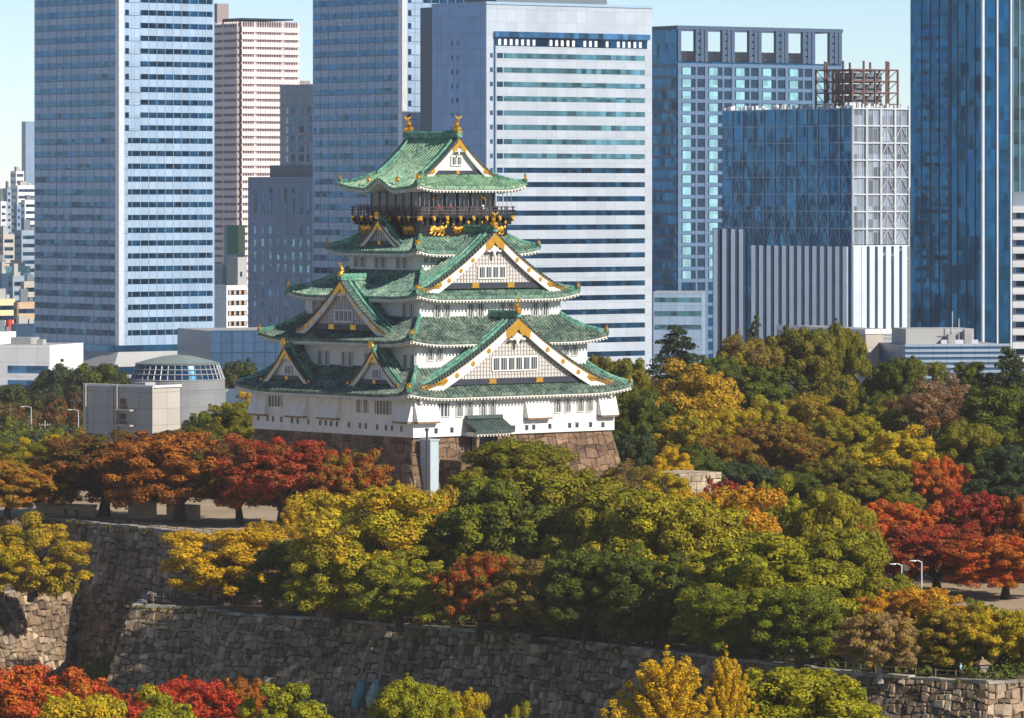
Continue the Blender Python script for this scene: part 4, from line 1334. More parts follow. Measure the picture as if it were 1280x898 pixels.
# red steel frame standing on the roof of the lattice tower
def steel(b):
    z0, z1 = t.H + .01, t.z(86)
    x0, x1, y0, y1 = 2.6, 17.5, 3, 19
    X = [x0 + (x1 - x0) * i / 4 for i in range(5)]; Yy = [y0 + (y1 - y0) * i / 4 for i in range(5)]
    Z = [z0 + 1.2 + (z1 - z0 - 1.2) * i / 3 for i in range(4)]
    for x in X:
        for y_ in Yy:
            if x in (X[0], X[-1]) or y_ in (Yy[0], Yy[-1]): b.box(x - .22, x + .22, y_ - .22, y_ + .22, z0, z1 + (2.2 if (X.index(x) + Yy.index(y_)) % 2 else 0))
    for z_ in Z:
        for x in X: b.box(x - .2, x + .2, y0, y1, z_ - .3, z_ + .02)
        for y_ in Yy: b.box(x0, x1, y_ - .18, y_ + .18, z_ - .27, z_ + .05)
    for k in range(3):
        for i in range(4):
            b.tube([(X[i], y0, Z[k]), (X[i + 1], y0, Z[k + 1])], .13, 4); b.tube([(x0, Yy[i], Z[k]), (x0, Yy[i + 1], Z[k + 1])], .13, 4)
        b.box(x0 + 3, x1 - 3, y0 + 3, y1 - 3, Z[k] + .1, Z[k] + 2.2, m=1)
t.part('steel_frame', ['rust_steel', 'grey_conc'], steel)

# --- dark glass tower at right
t = Tower('dark_glass_tower', 'tall dark blue glass tower with pale vertical edge lines at the right edge', 'office tower', 1138, 1228, 1264, -60, 1260, phi=R(40), body='glass_navy', ztop=120)
def edges(b):
    t.bx(b, 'r', -.35, .35, 0, t.H, -.2, .4)
    for px in (1246, 1263):
        a = t.ax(px); t.bx(b, 'r', a - .25, a + .25, 0, t.H, .0, .3)
t.part('edge_strip', 'frame_silver', edges)
def lm(b):
    for px in (1152, 1163, 1174, 1186, 1197, 1208, 1219):
        a = t.al(px); t.bx(b, 'l', a - .09, a + .09, 0, t.H, .0, .16)
    a = t.al(1188); t.bx(b, 'l', a - .2, a + .2, 0, t.H, .0, .2)
t.part('mullion', 'dark_panel', lm)
y = -45
while y < 415:
    for pa, pb in ((1145, 1151), (1154, 1162), (1165, 1173), (1176, 1185)):
        a0, a1 = t.al(pb), t.al(pa)
        t.part('window', 'glass_dark', lambda b: t.bx(b, 'l', a0, a1, t.z(y + 5.5), t.z(y), -.02, .05)) if y > 0 and int(y / 14.5) % 1 == 0 and y < 360 else None
    y += 14.6
t2 = Tower('pale_glass_tower', 'pale green glass tower cut off by the right edge', 'office tower', 1262, 1264, 1330, -60, 1420, phi=R(-9), body='glass_teal', ztop=120, Llen=20)
t2.part('mullion', 'frame_silver', lambda b: [t2.bx(b, 'r', a - .1, a + .1, 0, t2.H, 0, .2) for a in np.arange(.5, t2.R, 1.9)])
# --- balcony block at the right edge
t = Tower('balcony_block', 'grey block with rows of balconies below the pale glass tower at the right edge', 'apartment block', 1264, 1266, 1330, 240, 1180, phi=R(-9), body='grey_conc', Llen=16)
y = 258
while y < 450:
    t.part('balcony', ['white_conc', 'glass_dark'], lambda b: (t.bx(b, 'r', 0, t.R, t.z(y + 8), t.z(y), .0, 1.2), t.bx(b, 'r', .8, t.R, t.z(y + 15), t.z(y + 8.4), .0, .05, m=1))); y += 17

# --- low office with bands between the towers
t = Tower('low_banded_office', 'low pale office with three window bands between white block and blue tower', 'office block', 814, 816.5, 878, 365, 1540, phi=R(-5), body='silver_panel', Llen=18)
for y in (372, 389, 406):
    t.part('window_band', 'glass_teal', lambda b: t.bx(b, 'r', .4, t.R - .3, t.z(y + 6), t.z(y), -.05, .06))

# --- low buildings behind the right wood
t = Tower('flat_roofed_hall', 'long flat roofed beige hall with a louvred end behind the right wood', 'hall', 958, 1082, 1131, 413, 1080, phi=R(25), body='beige_conc', Llen=40)
t.part('louvre', ['grey_conc', 'dark_panel'], lambda b: ([t.bx(b, 'r', t.ax(1106), t.ax(1127), t.z(440) + i * .85, t.z(440) + i * .85 + .5, .0, .12) for i in range(6)]))
t.part('parapet', 'white_conc', lambda b: (t.bx(b, 'r', -.2, t.R + .1, t.H - .8, t.H + .2, 0, .2), t.bx(b, 'l', 0, t.L, t.H - .8, t.H + .2, 0, .2)))
t = Tower('ribbed_hall', 'dark ribbed metal hall with a pale roof hut under the dark glass tower', 'hall', 1128, 1131, 1262, 432, 1060, phi=R(10), body='dark_panel', Llen=22)
t.part('cladding', 'grey_conc', lambda b: [t.bx(b, 'r', 0, t.R, z, z + .55, 0, .18) for z in np.arange(t.z(480), t.H - .2, 1.1)])
t.part('roof_hut', ['white_conc', 'roof_grey'], lambda b: (b.box(1, t.ax(1222), 3, 15, t.H + .01, t.z(412)), b.box(9.5, 11, .6, 2.4, t.H + .01, t.H + 2.2, m=1), b.box(13, 14.5, .6, 2.4, t.H + .01, t.H + 3.2, m=1)))
t.part('rooftop_plant', 'frame_silver', lambda b: (b.tube([(10.6, 1.5, t.H), (10.6, 1.5, t.H + 7)], .1, 5), b.tube([(12, 1.5, t.H), (12, 1.5, t.H + 5.5)], .1, 5), b.tube([(9, 1.5, t.H + 3), (14, 1.5, t.H + 3)], .08, 5), b.box(8, 16, .8, 1.1, t.H + .01, t.H + 1.1)))

# --- pink apartment tower
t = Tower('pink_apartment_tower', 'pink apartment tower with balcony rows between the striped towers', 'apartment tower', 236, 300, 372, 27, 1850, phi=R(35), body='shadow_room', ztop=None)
t2L = t
zs = t.z(100)
rows = []
y = 34.0
k = 0
while y < 430:
    full = y >= 100
    a1 = t.R if not full else t.R + 3.5
    def flr(b):
        for sd, ln in (('r', t.R), ('l', t.L)):
            t.bx(b, sd, 0, ln, t.z(y + 5.9), t.z(y), .0, 1.3)
        if full: b.box(t.R + .02, t.R + 6, -1.6, 8, t.z(y + 5.9), t.z(y), m=0)
    t.part('balcony_row', 'pink_rail', flr)
    y += 9.3; k += 1
def piers(b):
    for px in (283, 300, 317, 352, 371):
        a = t.ax(px) if px >= 300 else None
        if a is not None: t.bx(b, 'r', max(0, a - .5), a + .5, 0, t.H, .0, 1.0)
    for px in (268, 282):
        a = t.al(px); t.bx(b, 'l', a - .6, a + .6, 0, t.H, .0, 1.0)
    for i in range(24):
        a = t.R * (i + .5) / 24; t.bx(b, 'r', a - .12, a + .12, 0, t.H, .02, .9)
        a = t.L * (i + .5) / 24; t.bx(b, 'l', a - .12, a + .12, 0, t.H, .02, .9)
t.part('pier', 'pink_conc', piers)
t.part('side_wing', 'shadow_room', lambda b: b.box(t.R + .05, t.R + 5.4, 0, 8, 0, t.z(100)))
t.part('roof_canopy', 'dark_panel', lambda b: (b.box(2, t.R - .5, 2, t.L - 4, t.z(27) + .8, t.z(24) + .5)))
t.part('stair_tower', 'pink_conc', lambda b: b.box(-.5, 4.5, t.L * .42, t.L * .72, t.H + .01, t.z(3)))

# --- grey blocks in front of it
t = Tower('grey_window_block', 'grey block with square windows beside the second striped tower', 'office block', 350, 440, 460, 104, 1740, phi=R(37), body='grey_conc')
for px in (366, 376.5, 387):
    y = 132
    while y < 215:
        a = t.al(px); t.part('window', 'glass_dark', lambda b: t.bx(b, 'l', a - 1.5, a + 1.5, t.z(y + 8.5), t.z(y), -.03, .06)); y += 12.2
y = 133
while y < 215:
    t.part('window', 'white_conc', lambda b: t.bx(b, 'l', t.al(360), t.al(358), t.z(y + 8), t.z(y), -.03, .06)); y += 12.2
t = Tower('blue_grey_office', 'blue grey office with tall slot windows left of the castle roofs', 'office block', 310, 450, 480, 221, 1640, phi=R(37), body='blue_conc')
t.part('setback_storey', 'grey_conc', lambda b: b.box(2, 12, 6, t.L - 10, t.H + .01, t.z(206)))
xs_ = [319 + 9.55 * i for i in range(8)]
for px in xs_:
    a = t.al(px)
    t.part('slot_window', 'glass_dark', lambda b: t.bx(b, 'l', a - .85, a + .85, t.z(268), t.z(236), -.03, .05))
    y = 284; k = 0
    while y < 410:
        t.part('window', 'glass_teal' if (k in (1, 2, 3)) else 'glass_mid', lambda b: t.bx(b, 'l', a - .75, a + .75, t.z(y + 10), t.z(y), -.03, .05)); y += 16.2; k += 1

# --- small buildings between
t = Tower('white_slab_office', 'small white office with window rows left of the blue grey office', 'office block', 268, 283, 309, 357, 1420, phi=R(37), body='white_conc')
for y in (363, 376, 389, 402):
    t.part('window_band', ['glass_dark', 'tan_conc'], lambda b: (t.bx(b, 'r', .5, t.R - .2, t.z(y + 6), t.z(y), -.03, .06), [t.bx(b, 'r', .8 + q * 1.7, 1.5 + q * 1.7, t.z(y + 5.6), t.z(y + .6), .05, .1, m=1) for q in range(4)]))
t.part('stair_tower', ['white_conc', 'glass_dark'], lambda b: (b.box(t.ax(298), t.R, .3, 6, t.H + .01, t.z(322)), b.box(t.ax(301), t.ax(303), .1, .29, t.z(346), t.z(340), m=1)))
t = Tower('grey_vaulted_hall', 'grey block beneath the green sheeted panel, left of the small white office', 'office block', 262, 278, 297, 332, 1560, phi=R(37), body='grey_conc')
t = Tower('green_sheeted_block', 'narrow block wrapped in a dark green and lime sheet before the pink tower', 'building', 280, 297, 306, 282, 1600, phi=R(37), body='grey_conc')
t.part('sheet', 'green_net', lambda b: t.bx(b, 'l', .05, t.L - 2, t.z(318), t.H + .1, .0, .15))
t.part('sheet', 'lime_panel', lambda b: t.bx(b, 'r', .05, t.R, t.z(318), t.H + .1, .0, .15))
t = Tower('blue_glass_hall', 'low blue glass hall beside the base of the left striped tower', 'hall', 258, 263, 372, 414, 1300, phi=R(20), body='dark_panel', Llen=30)
def gh(b):
    for i in range(9): t.bx(b, 'r', t.R * i / 8 - .08 if i else 0, t.R * i / 8 + .08, 0, t.H, .0, .15)
    for y in (414, 428, 441, 455): t.bx(b, 'r', 0, t.R, t.z(y) - .1, t.z(y) + .1, .0, .17)
t.part('mullion', 'dark_panel', gh)

# --- low left: white office, domed hall, beige block
t = Tower('low_white_office', 'low white office with two window bands at the left edge', 'office block', -60, -3, 62, 431, 1180, phi=R(-18), body='white_conc', Llen=20)
for y, y2 in ((466, 456), (486, 474)):
    t.part('window_band', 'glass_mid', lambda b: t.bx(b, 'r', t.ax(10), t.ax(60), t.z(y), t.z(y2 + 1), -.03, .06))
t.part('rooftop_plant', ['roof_grey', 'white_conc'], lambda b: (b.box(2, 7, 3, 8, t.H + .01, t.H + 1.6), b.box(9, 10.5, 2, 4, t.H + .01, t.H + 1.2, m=1)))

dX, dY = (222 - 640) / F * 1120, 1120
dome = empty('domed_hall', (dX, dY, GZ), 0, 'round hall with a shallow glazed dome on a white drum behind the beige block', 'hall')
def ring(b, r0, r1, z0, z1, n=40, m=0, seg=True):
    for i in range(n):
        a, c_ = 2 * math.pi * i / n, 2 * math.pi * (i + 1) / n
        b.poly([(r0 * math.cos(a), r0 * math.sin(a), z0), (r0 * math.cos(c_), r0 * math.sin(c_), z0), (r1 * math.cos(c_), r1 * math.sin(c_), z1), (r1 * math.cos(a), r1 * math.sin(a), z1)], m=m,
               uv=[(a * 10, z0), (c_ * 10, z0), (c_ * 10, z1), (a * 10, z1)])
zz = lambda y: zpx(y, 1120) - GZ
b = MB(); ring(b, 11.2, 11.2, 0, zz(487)); ring(b, 11.2, 10.2, zz(487), zz(486)); ring(b, 10.4, 10.4, zz(486), zz(474)); b.build('drum', M['drum_conc'], dome)
b = MB(); ring(b, 10.2, 8.9, zz(474), zz(455)); ring(b, 8.9, 8.9, zz(455), zz(453)); b.build('glazed_ring', M['glass_dark'], dome)
b = MB(); ring(b, 9.4, 6.2, zz(454), zz(449)); ring(b, 6.2, 3, zz(449), zz(445)); ring(b, 3, .05, zz(445), zz(443.5)); b.build('dome_roof', M['glass_roof'], dome)
b = MB()
for i in range(40):
    a = 2 * math.pi * i / 40; ca, sa = math.cos(a), math.sin(a)
    b.tube([(10.35 * ca, 10.35 * sa, zz(475)), (9.0 * ca, 9.0 * sa, zz(454))], .13, 4)
for q, (r_, y_) in enumerate(((10.4, 474), (9.95, 467), (9.5, 461), (9.2, 455))):
    b.tube([(r_ * math.cos(2 * math.pi * i / 40), r_ * math.sin(2 * math.pi * i / 40), zz(y_)) for i in range(41)], .14, 4, cap=False)
b.build('lattice', M['steel_grey'], dome)
b = MB(); b.box(-12, 15, -3, 14, 0, zz(489)); b.build('base_wing', M['blue_conc'], dome)
b = MB(); b.poly([(14, -4, zz(490)), (26, -6, zz(497)), (26, 14, zz(497)), (14, 14, zz(487))]); b.box(14.2, 25.5, -4, 12, 0, zz(499), m=1); b.build('annex_roof', [M['glass_roof'], M['blue_conc']], dome)

t = Tower('beige_block', 'plain beige concrete block with small balconies above the red trees at left', 'building', 106, 192, 225, 485, 1000, phi=R(52), body='beige_conc')
t.part('pilaster', 'beige_conc', lambda b: [t.bx(b, 'l', t.al(p) - .35, t.al(p) + .35, 0, t.H + .3, .0, .5) for p in (107.5, 142, 146.5, 191)])
for y, y2 in ((515, 513), (534, 532)):
    t.part('balcony', ['beige_conc', 'rust_steel'], lambda b: (t.bx(b, 'l', t.al(169), t.al(149), t.z(y), t.z(y2), .0, 1.6), [t.bx(b, 'l', t.al(169) + i * .6, t.al(169) + i * .6 + .08, t.z(y2), t.z(y2) + 1.1, 1.45, 1.55, m=1) for i in range(8)]))
    t.part('door', 'rust_steel', lambda b: t.bx(b, 'l', t.al(158), t.al(150), t.z(y2), t.z(y2) + 2.1, .0, .08))
t.part('parapet', 'white_conc', lambda b: (t.bx(b, 'l', -.2, t.L + .2, t.H, t.H + .45, -.5, .3), t.bx(b, 'r', 0, t.R + .2, t.H, t.H + .45, -.5, .3)))
t.part('roof_hatch', 'white_conc', lambda b: (b.box(2, 5, 4, 7, t.H + .01, t.H + .9)))

# --- far city on the left, each block of its own
far = [  # pl, pc, pr, top, Y, mat, label, floors
    (27, 32, 43, 152, 5200, 'blue_conc', 'hazy lone skyscraper far away at the left edge', 0),
    (13, 20, 30, 214, 3900, 'white_conc', 'pale square topped block just under the far hazy skyscraper', 7),
    (4, 9, 14, 236, 3000, 'grey_conc', 'slim grey far block at the left edge below the hills', 8),
    (14, 22, 47, 232, 3100, 'white_conc', 'white apartment slab with balcony rows next to the striped tower', 10),
    (-8, 1, 8, 252, 2700, 'white_conc', 'white block cut off by the left edge in the far city', 9),
    (17, 21, 26, 256, 2500, 'blue_conc', 'narrow blue grey block before the white apartment slab', 9),
    (26, 31, 48, 250, 2550, 'white_conc', 'white block with dense floor lines touching the striped tower edge', 14),
    (-10, 4, 18, 293, 2200, 'beige_conc', 'beige block with a mast and floor rows in the far city', 7),
    (19, 27, 50, 288, 2100, 'grey_conc', 'mauve grey block in front of the white blocks by the striped tower', 5),
    (6, 9, 38, 333, 1950, 'glass_teal', 'pale green glass box on the dense roofs left of the striped tower', 0),
    (-10, -2, 12, 330, 2000, 'tan_conc', 'brown block at the left edge beside the pale green box', 4),
    (10, 16, 30, 345, 1850, 'grey_conc', 'low grey building below the pale green box', 4),
    (26, 30, 52, 352, 1800, 'beige_conc', 'low beige building against the lower striped tower', 4),
    (-12, -4, 19, 374, 1700, 'cream_conc', 'yellow rendered building at the left edge with the red sign', 3),
    (17, 21, 48, 378, 1680, 'tan_conc', 'tan building right of the yellow one below the striped tower', 3),
    (14, 18, 50, 405, 1560, 'dark_panel', 'dark low shed in front of the tan building', 0),
    (-14, -8, 20, 415, 1500, 'white_conc', 'white low roof in front of the yellow building', 0),
    (-6, 2, 12, 342, 1900, 'dark_panel', 'dark roofed low house at the left edge beneath the brown block', 0),
]
ob = None
for i, (pl, pc, pr, top, Y, mt, lab, fl) in enumerate(far):
    t = Tower('city_block', lab, 'building', pl, pc, pr, top, Y, phi=R(37), body=mt, group='far city buildings')
    for q in range(fl):
        z1 = t.H - 2.2 - q * 3.4 * max(1, Y / 2600)
        if z1 < 2: break
        t.part('window_row', 'glass_dark', lambda b: (t.bx(b, 'r', .6, t.R - .6, z1 - 1.5 * max(1, Y / 2600), z1, -.03, .06), t.bx(b, 'l', .6, t.L - .6, z1 - 1.5 * max(1, Y / 2600), z1, -.03, .06)))
    if Y < 4000:
        t.part('roof_hut', 'white_conc' if i % 2 else 'grey_conc', lambda b: (b.box(t.R * .2, t.R * .55, t.L * .2, t.L * .6, t.H + .01, t.H + 2.4 + (i % 3)), b.box(t.R * .62, t.R * .8, t.L * .3, t.L * .5, t.H + .01, t.H + 1.4)))
    if 'mast' in lab:
        t.part('mast', 'frame_silver', lambda b: (b.tube([(t.R * .6, t.L * .3, t.H), (t.R * .6, t.L * .3, t.H + 14)], .3, 5), b.box(t.R * .6 - 1.5, t.R * .6 + 1.5, t.L * .3 - .2, t.L * .3 + .2, t.H + 9, t.H + 9.4), b.box(t.R * .6 - 2, t.R * .6 + 2, t.L * .3 - .2, t.L * .3 + .2, t.H + 5, t.H + 5.4)))
    if 'red sign' in lab:
        sgn = MB()
        px = t.ax(8); sgn.box(px, px + 1.6, -1.4, -.05, t.z(414), t.z(400)); 
        sgn.build('sign_panel', M['red_paint'], t.root)
# wooded and built-up far plain behind the towers (only glimpsed)
rnd = random.Random(3)
# ------------------------------------------------------------------ trees
def foliage_mat():
    m, n, l, b = new_mat('foliage')
    a1 = n.new('ShaderNodeAttribute'); a1.attribute_type = 'OBJECT'; a1.attribute_name = 'leaf_a'
    a2 = n.new('ShaderNodeAttribute'); a2.attribute_type = 'OBJECT'; a2.attribute_name = 'leaf_b'
    at = n.new('ShaderNodeAttribute'); at.attribute_name = 'tint'
    av = n.new('ShaderNodeAttribute'); av.attribute_name = 'vary'
    tc = n.new('ShaderNodeTexCoord')
    oi = n.new('ShaderNodeObjectInfo')
    sh = n.new('ShaderNodeVectorMath'); sh.operation = 'ADD'
    l.new(tc.outputs['Object'], sh.inputs[0]); l.new(oi.outputs['Location'], sh.inputs[1])
    t = n.new('ShaderNodeTexNoise'); t.inputs['Scale'].default_value = 3.6; t.inputs['Detail'].default_value = 2
    l.new(sh.outputs[0], t.inputs[0])
    mu = n.new('ShaderNodeMath'); mu.operation = 'MULTIPLY_ADD'; mu.inputs[1].default_value = 0.55; 
    l.new(at.outputs['Fac'], mu.inputs[0])
    mr = n.new('ShaderNodeMapRange'); mr.inputs[1].default_value = .3; mr.inputs[2].default_value = .7; mr.inputs[3].default_value = -.25; mr.inputs[4].default_value = .7
    l.new(t.outputs[0], mr.inputs[0]); l.new(mr.outputs[0], mu.inputs[2])
    mu.use_clamp = True
    mx = n.new('ShaderNodeMix'); mx.data_type = 'RGBA'
    l.new(mu.outputs[0], mx.inputs[0]); l.new(a1.outputs['Color'], mx.inputs[6]); l.new(a2.outputs['Color'], mx.inputs[7])
    mr2 = n.new('ShaderNodeMapRange'); mr2.inputs[3].default_value = .7; mr2.inputs[4].default_value = 1.45
    l.new(av.outputs['Fac'], mr2.inputs[0])
    gt = n.new('ShaderNodeMapRange'); gt.inputs[1].default_value = .80; gt.inputs[2].default_value = .82; gt.inputs[3].default_value = 0; gt.inputs[4].default_value = .6
    l.new(av.outputs['Fac'], gt.inputs[0])
    mx3 = n.new('ShaderNodeMix'); mx3.data_type = 'RGBA'; mx3.inputs[7].default_value = (.10, .085, .02, 1)
    l.new(gt.outputs[0], mx3.inputs[0]); l.new(mx.outputs[2], mx3.inputs[6])
    mx = mx3
    vm = n.new('ShaderNodeVectorMath'); vm.operation = 'SCALE'
    l.new(mx.outputs[2], vm.inputs[0]); l.new(mr2.outputs[0], vm.inputs['Scale'])
    l.new(vm.outputs[0], b.inputs['Base Color'])
    b.inputs['Roughness'].default_value = 0.6
    b.inputs['Specular IOR Level'].default_value = 0.12
    tr = n.new('ShaderNodeBsdfTranslucent')
    l.new(vm.outputs[0], tr.inputs[0])
    ms = n.new('ShaderNodeMixShader'); ms.inputs[0].default_value = 0.25
    l.new(b.outputs[0], ms.inputs[1]); l.new(tr.outputs[0], ms.inputs[2])
    l.new(ms.outputs[0], n['Material Output'].inputs['Surface'])
    return m
M['foliage'] = foliage_mat()
M['bark'] = mat('tree_bark', (0.055, 0.04, 0.03), 0.9, var=.35, scale=2)
M['pale_bark'] = mat('pale_bark', (0.30, 0.26, 0.22), 0.9, var=.3, scale=2)

def leaf_mesh(name, P, Nn, size, clump_t, rs):
    """P leaf centres, Nn facing directions, size per leaf -> kite shaped leaf faces"""
    k = len(P)
    N = Nn / np.maximum(1e-6, np.linalg.norm(Nn, axis=1, keepdims=True))
    up = rs.normal(size=(k, 3)); U = np.cross(N, up); U /= np.maximum(1e-6, np.linalg.norm(U, axis=1, keepdims=True))
    V = np.cross(N, U)
    s = size[:, None]
    a = rs.uniform(.7, 1.2, (k, 1)); b_ = rs.uniform(.6, 1.1, (k, 1))
    q = np.stack([P - U * s * a, P - V * s * b_ * .75 + N * s * .12, P + U * s * a, P + V * s * b_ * .75 - N * s * .1], 1).reshape(-1, 3)
    me = bpy.data.meshes.new(name)
    me.vertices.add(4 * k); me.vertices.foreach_set('co', q.astype(np.float32).ravel())
    me.loops.add(4 * k); me.loops.foreach_set('vertex_index', np.arange(4 * k, dtype=np.int32))
    me.polygons.add(k); me.polygons.foreach_set('loop_start', np.arange(0, 4 * k, 4, dtype=np.int32))
    me.update(calc_edges=True)
    at = me.attributes.new('tint', 'FLOAT', 'FACE'); at.data.foreach_set('value', clump_t.astype(np.float32))
    av = me.attributes.new('vary', 'FLOAT', 'FACE'); av.data.foreach_set('value', rs.uniform(0, 1, k).astype(np.float32))
    me.materials.append(M['foliage'])
    return me

def clumps(rs, C, Rc, per, lsz, flat=.75, jit=.55):
    per = np.broadcast_to(per, (len(C),))
    """leaves on the outside of many small tufts"""
    P, N, S, T = [], [], [], []
    for c, r, pe in zip(C, Rc, per):
        k = int(pe * rs.uniform(.8, 1.2))
        d = rs.normal(size=(k, 3)); d[:, 2] += .35
        d /= np.linalg.norm(d, axis=1, keepdims=True)
        rad = r * rs.uniform(.5, 1.12, (k, 1)) ** .7
        p = c + d * rad * np.array([1, 1, flat])
        P.append(p); N.append(d + rs.normal(size=(k, 3)) * jit * .42 + np.array([0, 0, .15]))
        S.append(np.full(k, lsz) * rs.uniform(.7, 1.25, k)); T.append(np.clip(np.full(k, rs.uniform(0, 1)) + rs.normal(size=k) * .12, 0, 1))
    return np.concatenate(P), np.concatenate(N), np.concatenate(S), np.concatenate(T)

PROTO = {}
def proto(kind, seed):
    """unit tree: crown radius 1, real-ish proportions; returns crown mesh, trunk mesh, total height"""
    key = (kind, seed)
    if key in PROTO: return PROTO[key]
    rs = np.random.RandomState(seed * 97 + sum(map(ord, kind)))
    C, Rc = [], []
    tips = []
    lsz, per, flat = .026, 280, .8
    if kind == 'dome':            # camphor: billowing dense head
        H = 2.0
        big = []
        for i in range(9):
            a = i * 2.4 + rs.uniform(0, .6); e = rs.uniform(-.35, 1.0)
            big.append((np.array([math.cos(a) * .56 * math.cos(e * 1.2), math.sin(a) * .56 * math.cos(e * 1.2), .92 + .55 * math.sin(e * 1.3)]), rs.uniform(.42, .56)))
        for i in range(5):
            a = i * 1.256 + rs.uniform(0, .5); big.append((np.array([math.cos(a) * .62, math.sin(a) * .62, rs.uniform(.5, .68)]), rs.uniform(.30, .4)))
        big.append((np.array([0, 0, 1.35]), .55))
        for c, r in big:
            for _ in range(15):
                d = rs.normal(size=3); d[2] = abs(d[2]) * 1.0 - .35 * rs.uniform(); d /= np.linalg.norm(d)
                C.append(c + d * r * rs.uniform(.75, 1.0)); Rc.append(rs.uniform(.11, .19))
        per = 270
        tips = [c for c, r in big]
    elif kind == 'round':         # looser rounded head
        H = 2.2
        for _ in range(120):
            d = rs.normal(size=3); d /= np.linalg.norm(d)
            if d[2] < -.85: d[2] *= .7
            lump = 1 + .22 * math.sin(d[0] * 5 + seed) * math.sin(d[1] * 4 + seed * 2) + .14 * math.sin(d[2] * 7 + d[0] * 6)
            C.append(np.array([0, 0, 1.15]) + d * np.array([.88, .88, 1.0]) * lump * rs.uniform(.62, 1)); Rc.append(rs.uniform(.12, .22))
        per = 300
        tips = [np.array([0, 0, 1.28]) + .5 * np.array([math.cos(a), math.sin(a), rs.uniform(-.3, .8)]) for a in np.arange(0, 6.28, .9)]
    elif kind == 'vase':          # cherry / zelkova: limbs fan out to a broad layered top
        H = 1.75
        for i in range(13):
            a = i * 2.399 + rs.uniform(-.3, .3); rr_ = .12 + .72 * math.sqrt((i + .5) / 13)
            c = np.array([math.cos(a) * rr_, math.sin(a) * rr_, 1.42 - .62 * rr_ ** 2 + rs.uniform(-.10, .10)])
            tips.append(c)
            for _ in range(13):
                o = np.clip(rs.normal(size=3), -1.7, 1.7) * np.array([.17, .17, .13])
                C.append(c + o); Rc.append(rs.uniform(.09, .17))
        for i in range(85):       # lower skirt
            a = rs.uniform(0, 6.28); rr_ = rs.uniform(.25, .98)
            C.append(np.array([math.cos(a) * rr_, math.sin(a) * rr_, rs.uniform(.33, .95) + .25 * (1 - rr_)])); Rc.append(rs.uniform(.10, .17))
        per, flat, lsz = 200, .7, .025
    elif kind == 'ginkgo':        # upswept spiky branches
        H = 2.7
        for i in range(46):
            a = i * 2.399; z0 = .55 + 1.55 * (i / 46)
            L = (.95 * (1 - .72 * (i / 46))) * rs.uniform(.7, 1.1)
            for t in np.linspace(.15, 1, 6):
                C.append(np.array([math.cos(a) * L * t, math.sin(a) * L * t, z0 + .55 * L * t + .25 * t * t])); Rc.append(.12 * (1 - .5 * t) + .02)
            tips.append(C[-1])
        per, flat, lsz = 130, 1.0, .022
        for t in np.linspace(0, 1, 5): C.append(np.array([0, 0, 2.2 + .5 * t])); Rc.append(.1 * (1 - .6 * t))
    elif kind == 'pine':          # layered spreading pads
        H = 2.2
        for i in range(15):
            z = .7 + 1.4 * i / 15; w = (1 - (i / 15) ** 1.5) * .95 + .1
            for j in range(4 if i < 12 else 2):
                a = i * 1.7 + j * 1.6 + rs.uniform(-.4, .4); L = w * rs.uniform(.6, 1)
                for t in (.35, .65, .95):
                    C.append(np.array([math.cos(a) * L * t, math.sin(a) * L * t, z + .07 * rs.normal()])); Rc.append(rs.uniform(.12, .2) * (1.1 - .3 * t))
                tips.append(C[-1])
        per, flat, lsz = 48, .38, .035
    elif kind == 'conifer':
        H = 3.4
        for i in range(20):
            z = .5 + 2.85 * i / 20; w = 1.0 * (1 - i / 20.5) ** .8
            for j in range(6 if i < 14 else 3):
                a = i * 1.1 + j * 1.05 + rs.uniform(-.2, .2)
                for t in (.5, 1):
                    C.append(np.array([math.cos(a) * w * t, math.sin(a) * w * t, z - .12 * t])); Rc.append(.14 * (.6 + .4 * w))
        per, flat, lsz = 40, .5, .04
    elif kind == 'sparse':        # thinning crown, branches showing
        H = 2.2
        for i in range(46):
            d = rs.normal(size=3); d /= np.linalg.norm(d); d[2] = abs(d[2]) * 1.1 - .25
            c = np.array([0, 0, 1.15]) + d * np.array([.85, .85, .95]) * rs.uniform(.55, 1)
            C.append(c); Rc.append(rs.uniform(.12, .2)); tips.append(c)
        per, flat, lsz = 150, .8, .021
    elif kind == 'bush':
        H = 1.0
        for _ in range(55):
            d = rs.normal(size=3); d[2] = abs(d[2]); d /= np.linalg.norm(d)
            C.append(np.array([0, 0, .1]) + d * np.array([.82, .82, .72]) * rs.uniform(.5, 1)); Rc.append(rs.uniform(.14, .24))
        per, lsz = 70, .055
        tips = [np.array([.3, .1, .6]), np.array([-.3, .2, .6]), np.array([0, -.3, .5])]
    elif kind == 'bare':
        H = 2.2
        for i in range(26):
            d = rs.normal(size=3); d /= np.linalg.norm(d); d[2] = abs(d[2]) * 1.2
            tips.append(np.array([0, 0, .9]) + d * np.array([.8, .8, 1.0]) * rs.uniform(.6, 1))
        C = [t for t in tips[:10]]; Rc = [.14] * 10
        per, lsz = 14, .03
    if kind in ('dome', 'round', 'vase', 'sparse'):      # stray twigs that break the outline
        base = np.array(C); cen = base.mean(axis=0)
        for _ in range(90):
            c = base[rs.randint(len(base))]; d = c - cen; d /= max(1e-6, np.linalg.norm(d))
            C.append(c + d * rs.uniform(.07, .16) + rs.normal(size=3) * .03); Rc.append(rs.uniform(.03, .075))
    pr = np.clip(np.array(Rc) / np.median(Rc), .25, 1.2) ** 1.5
    P, N, S, T = clumps(rs, np.array(C), np.array(Rc), per * pr, lsz, flat)
    zmax = np.percentile(P[:, 2], 99.3)
    P[:, 2] *= H / zmax
    cm = leaf_mesh('crown', P, N, S, T, rs)
    # trunk and limbs
    tb = MB()
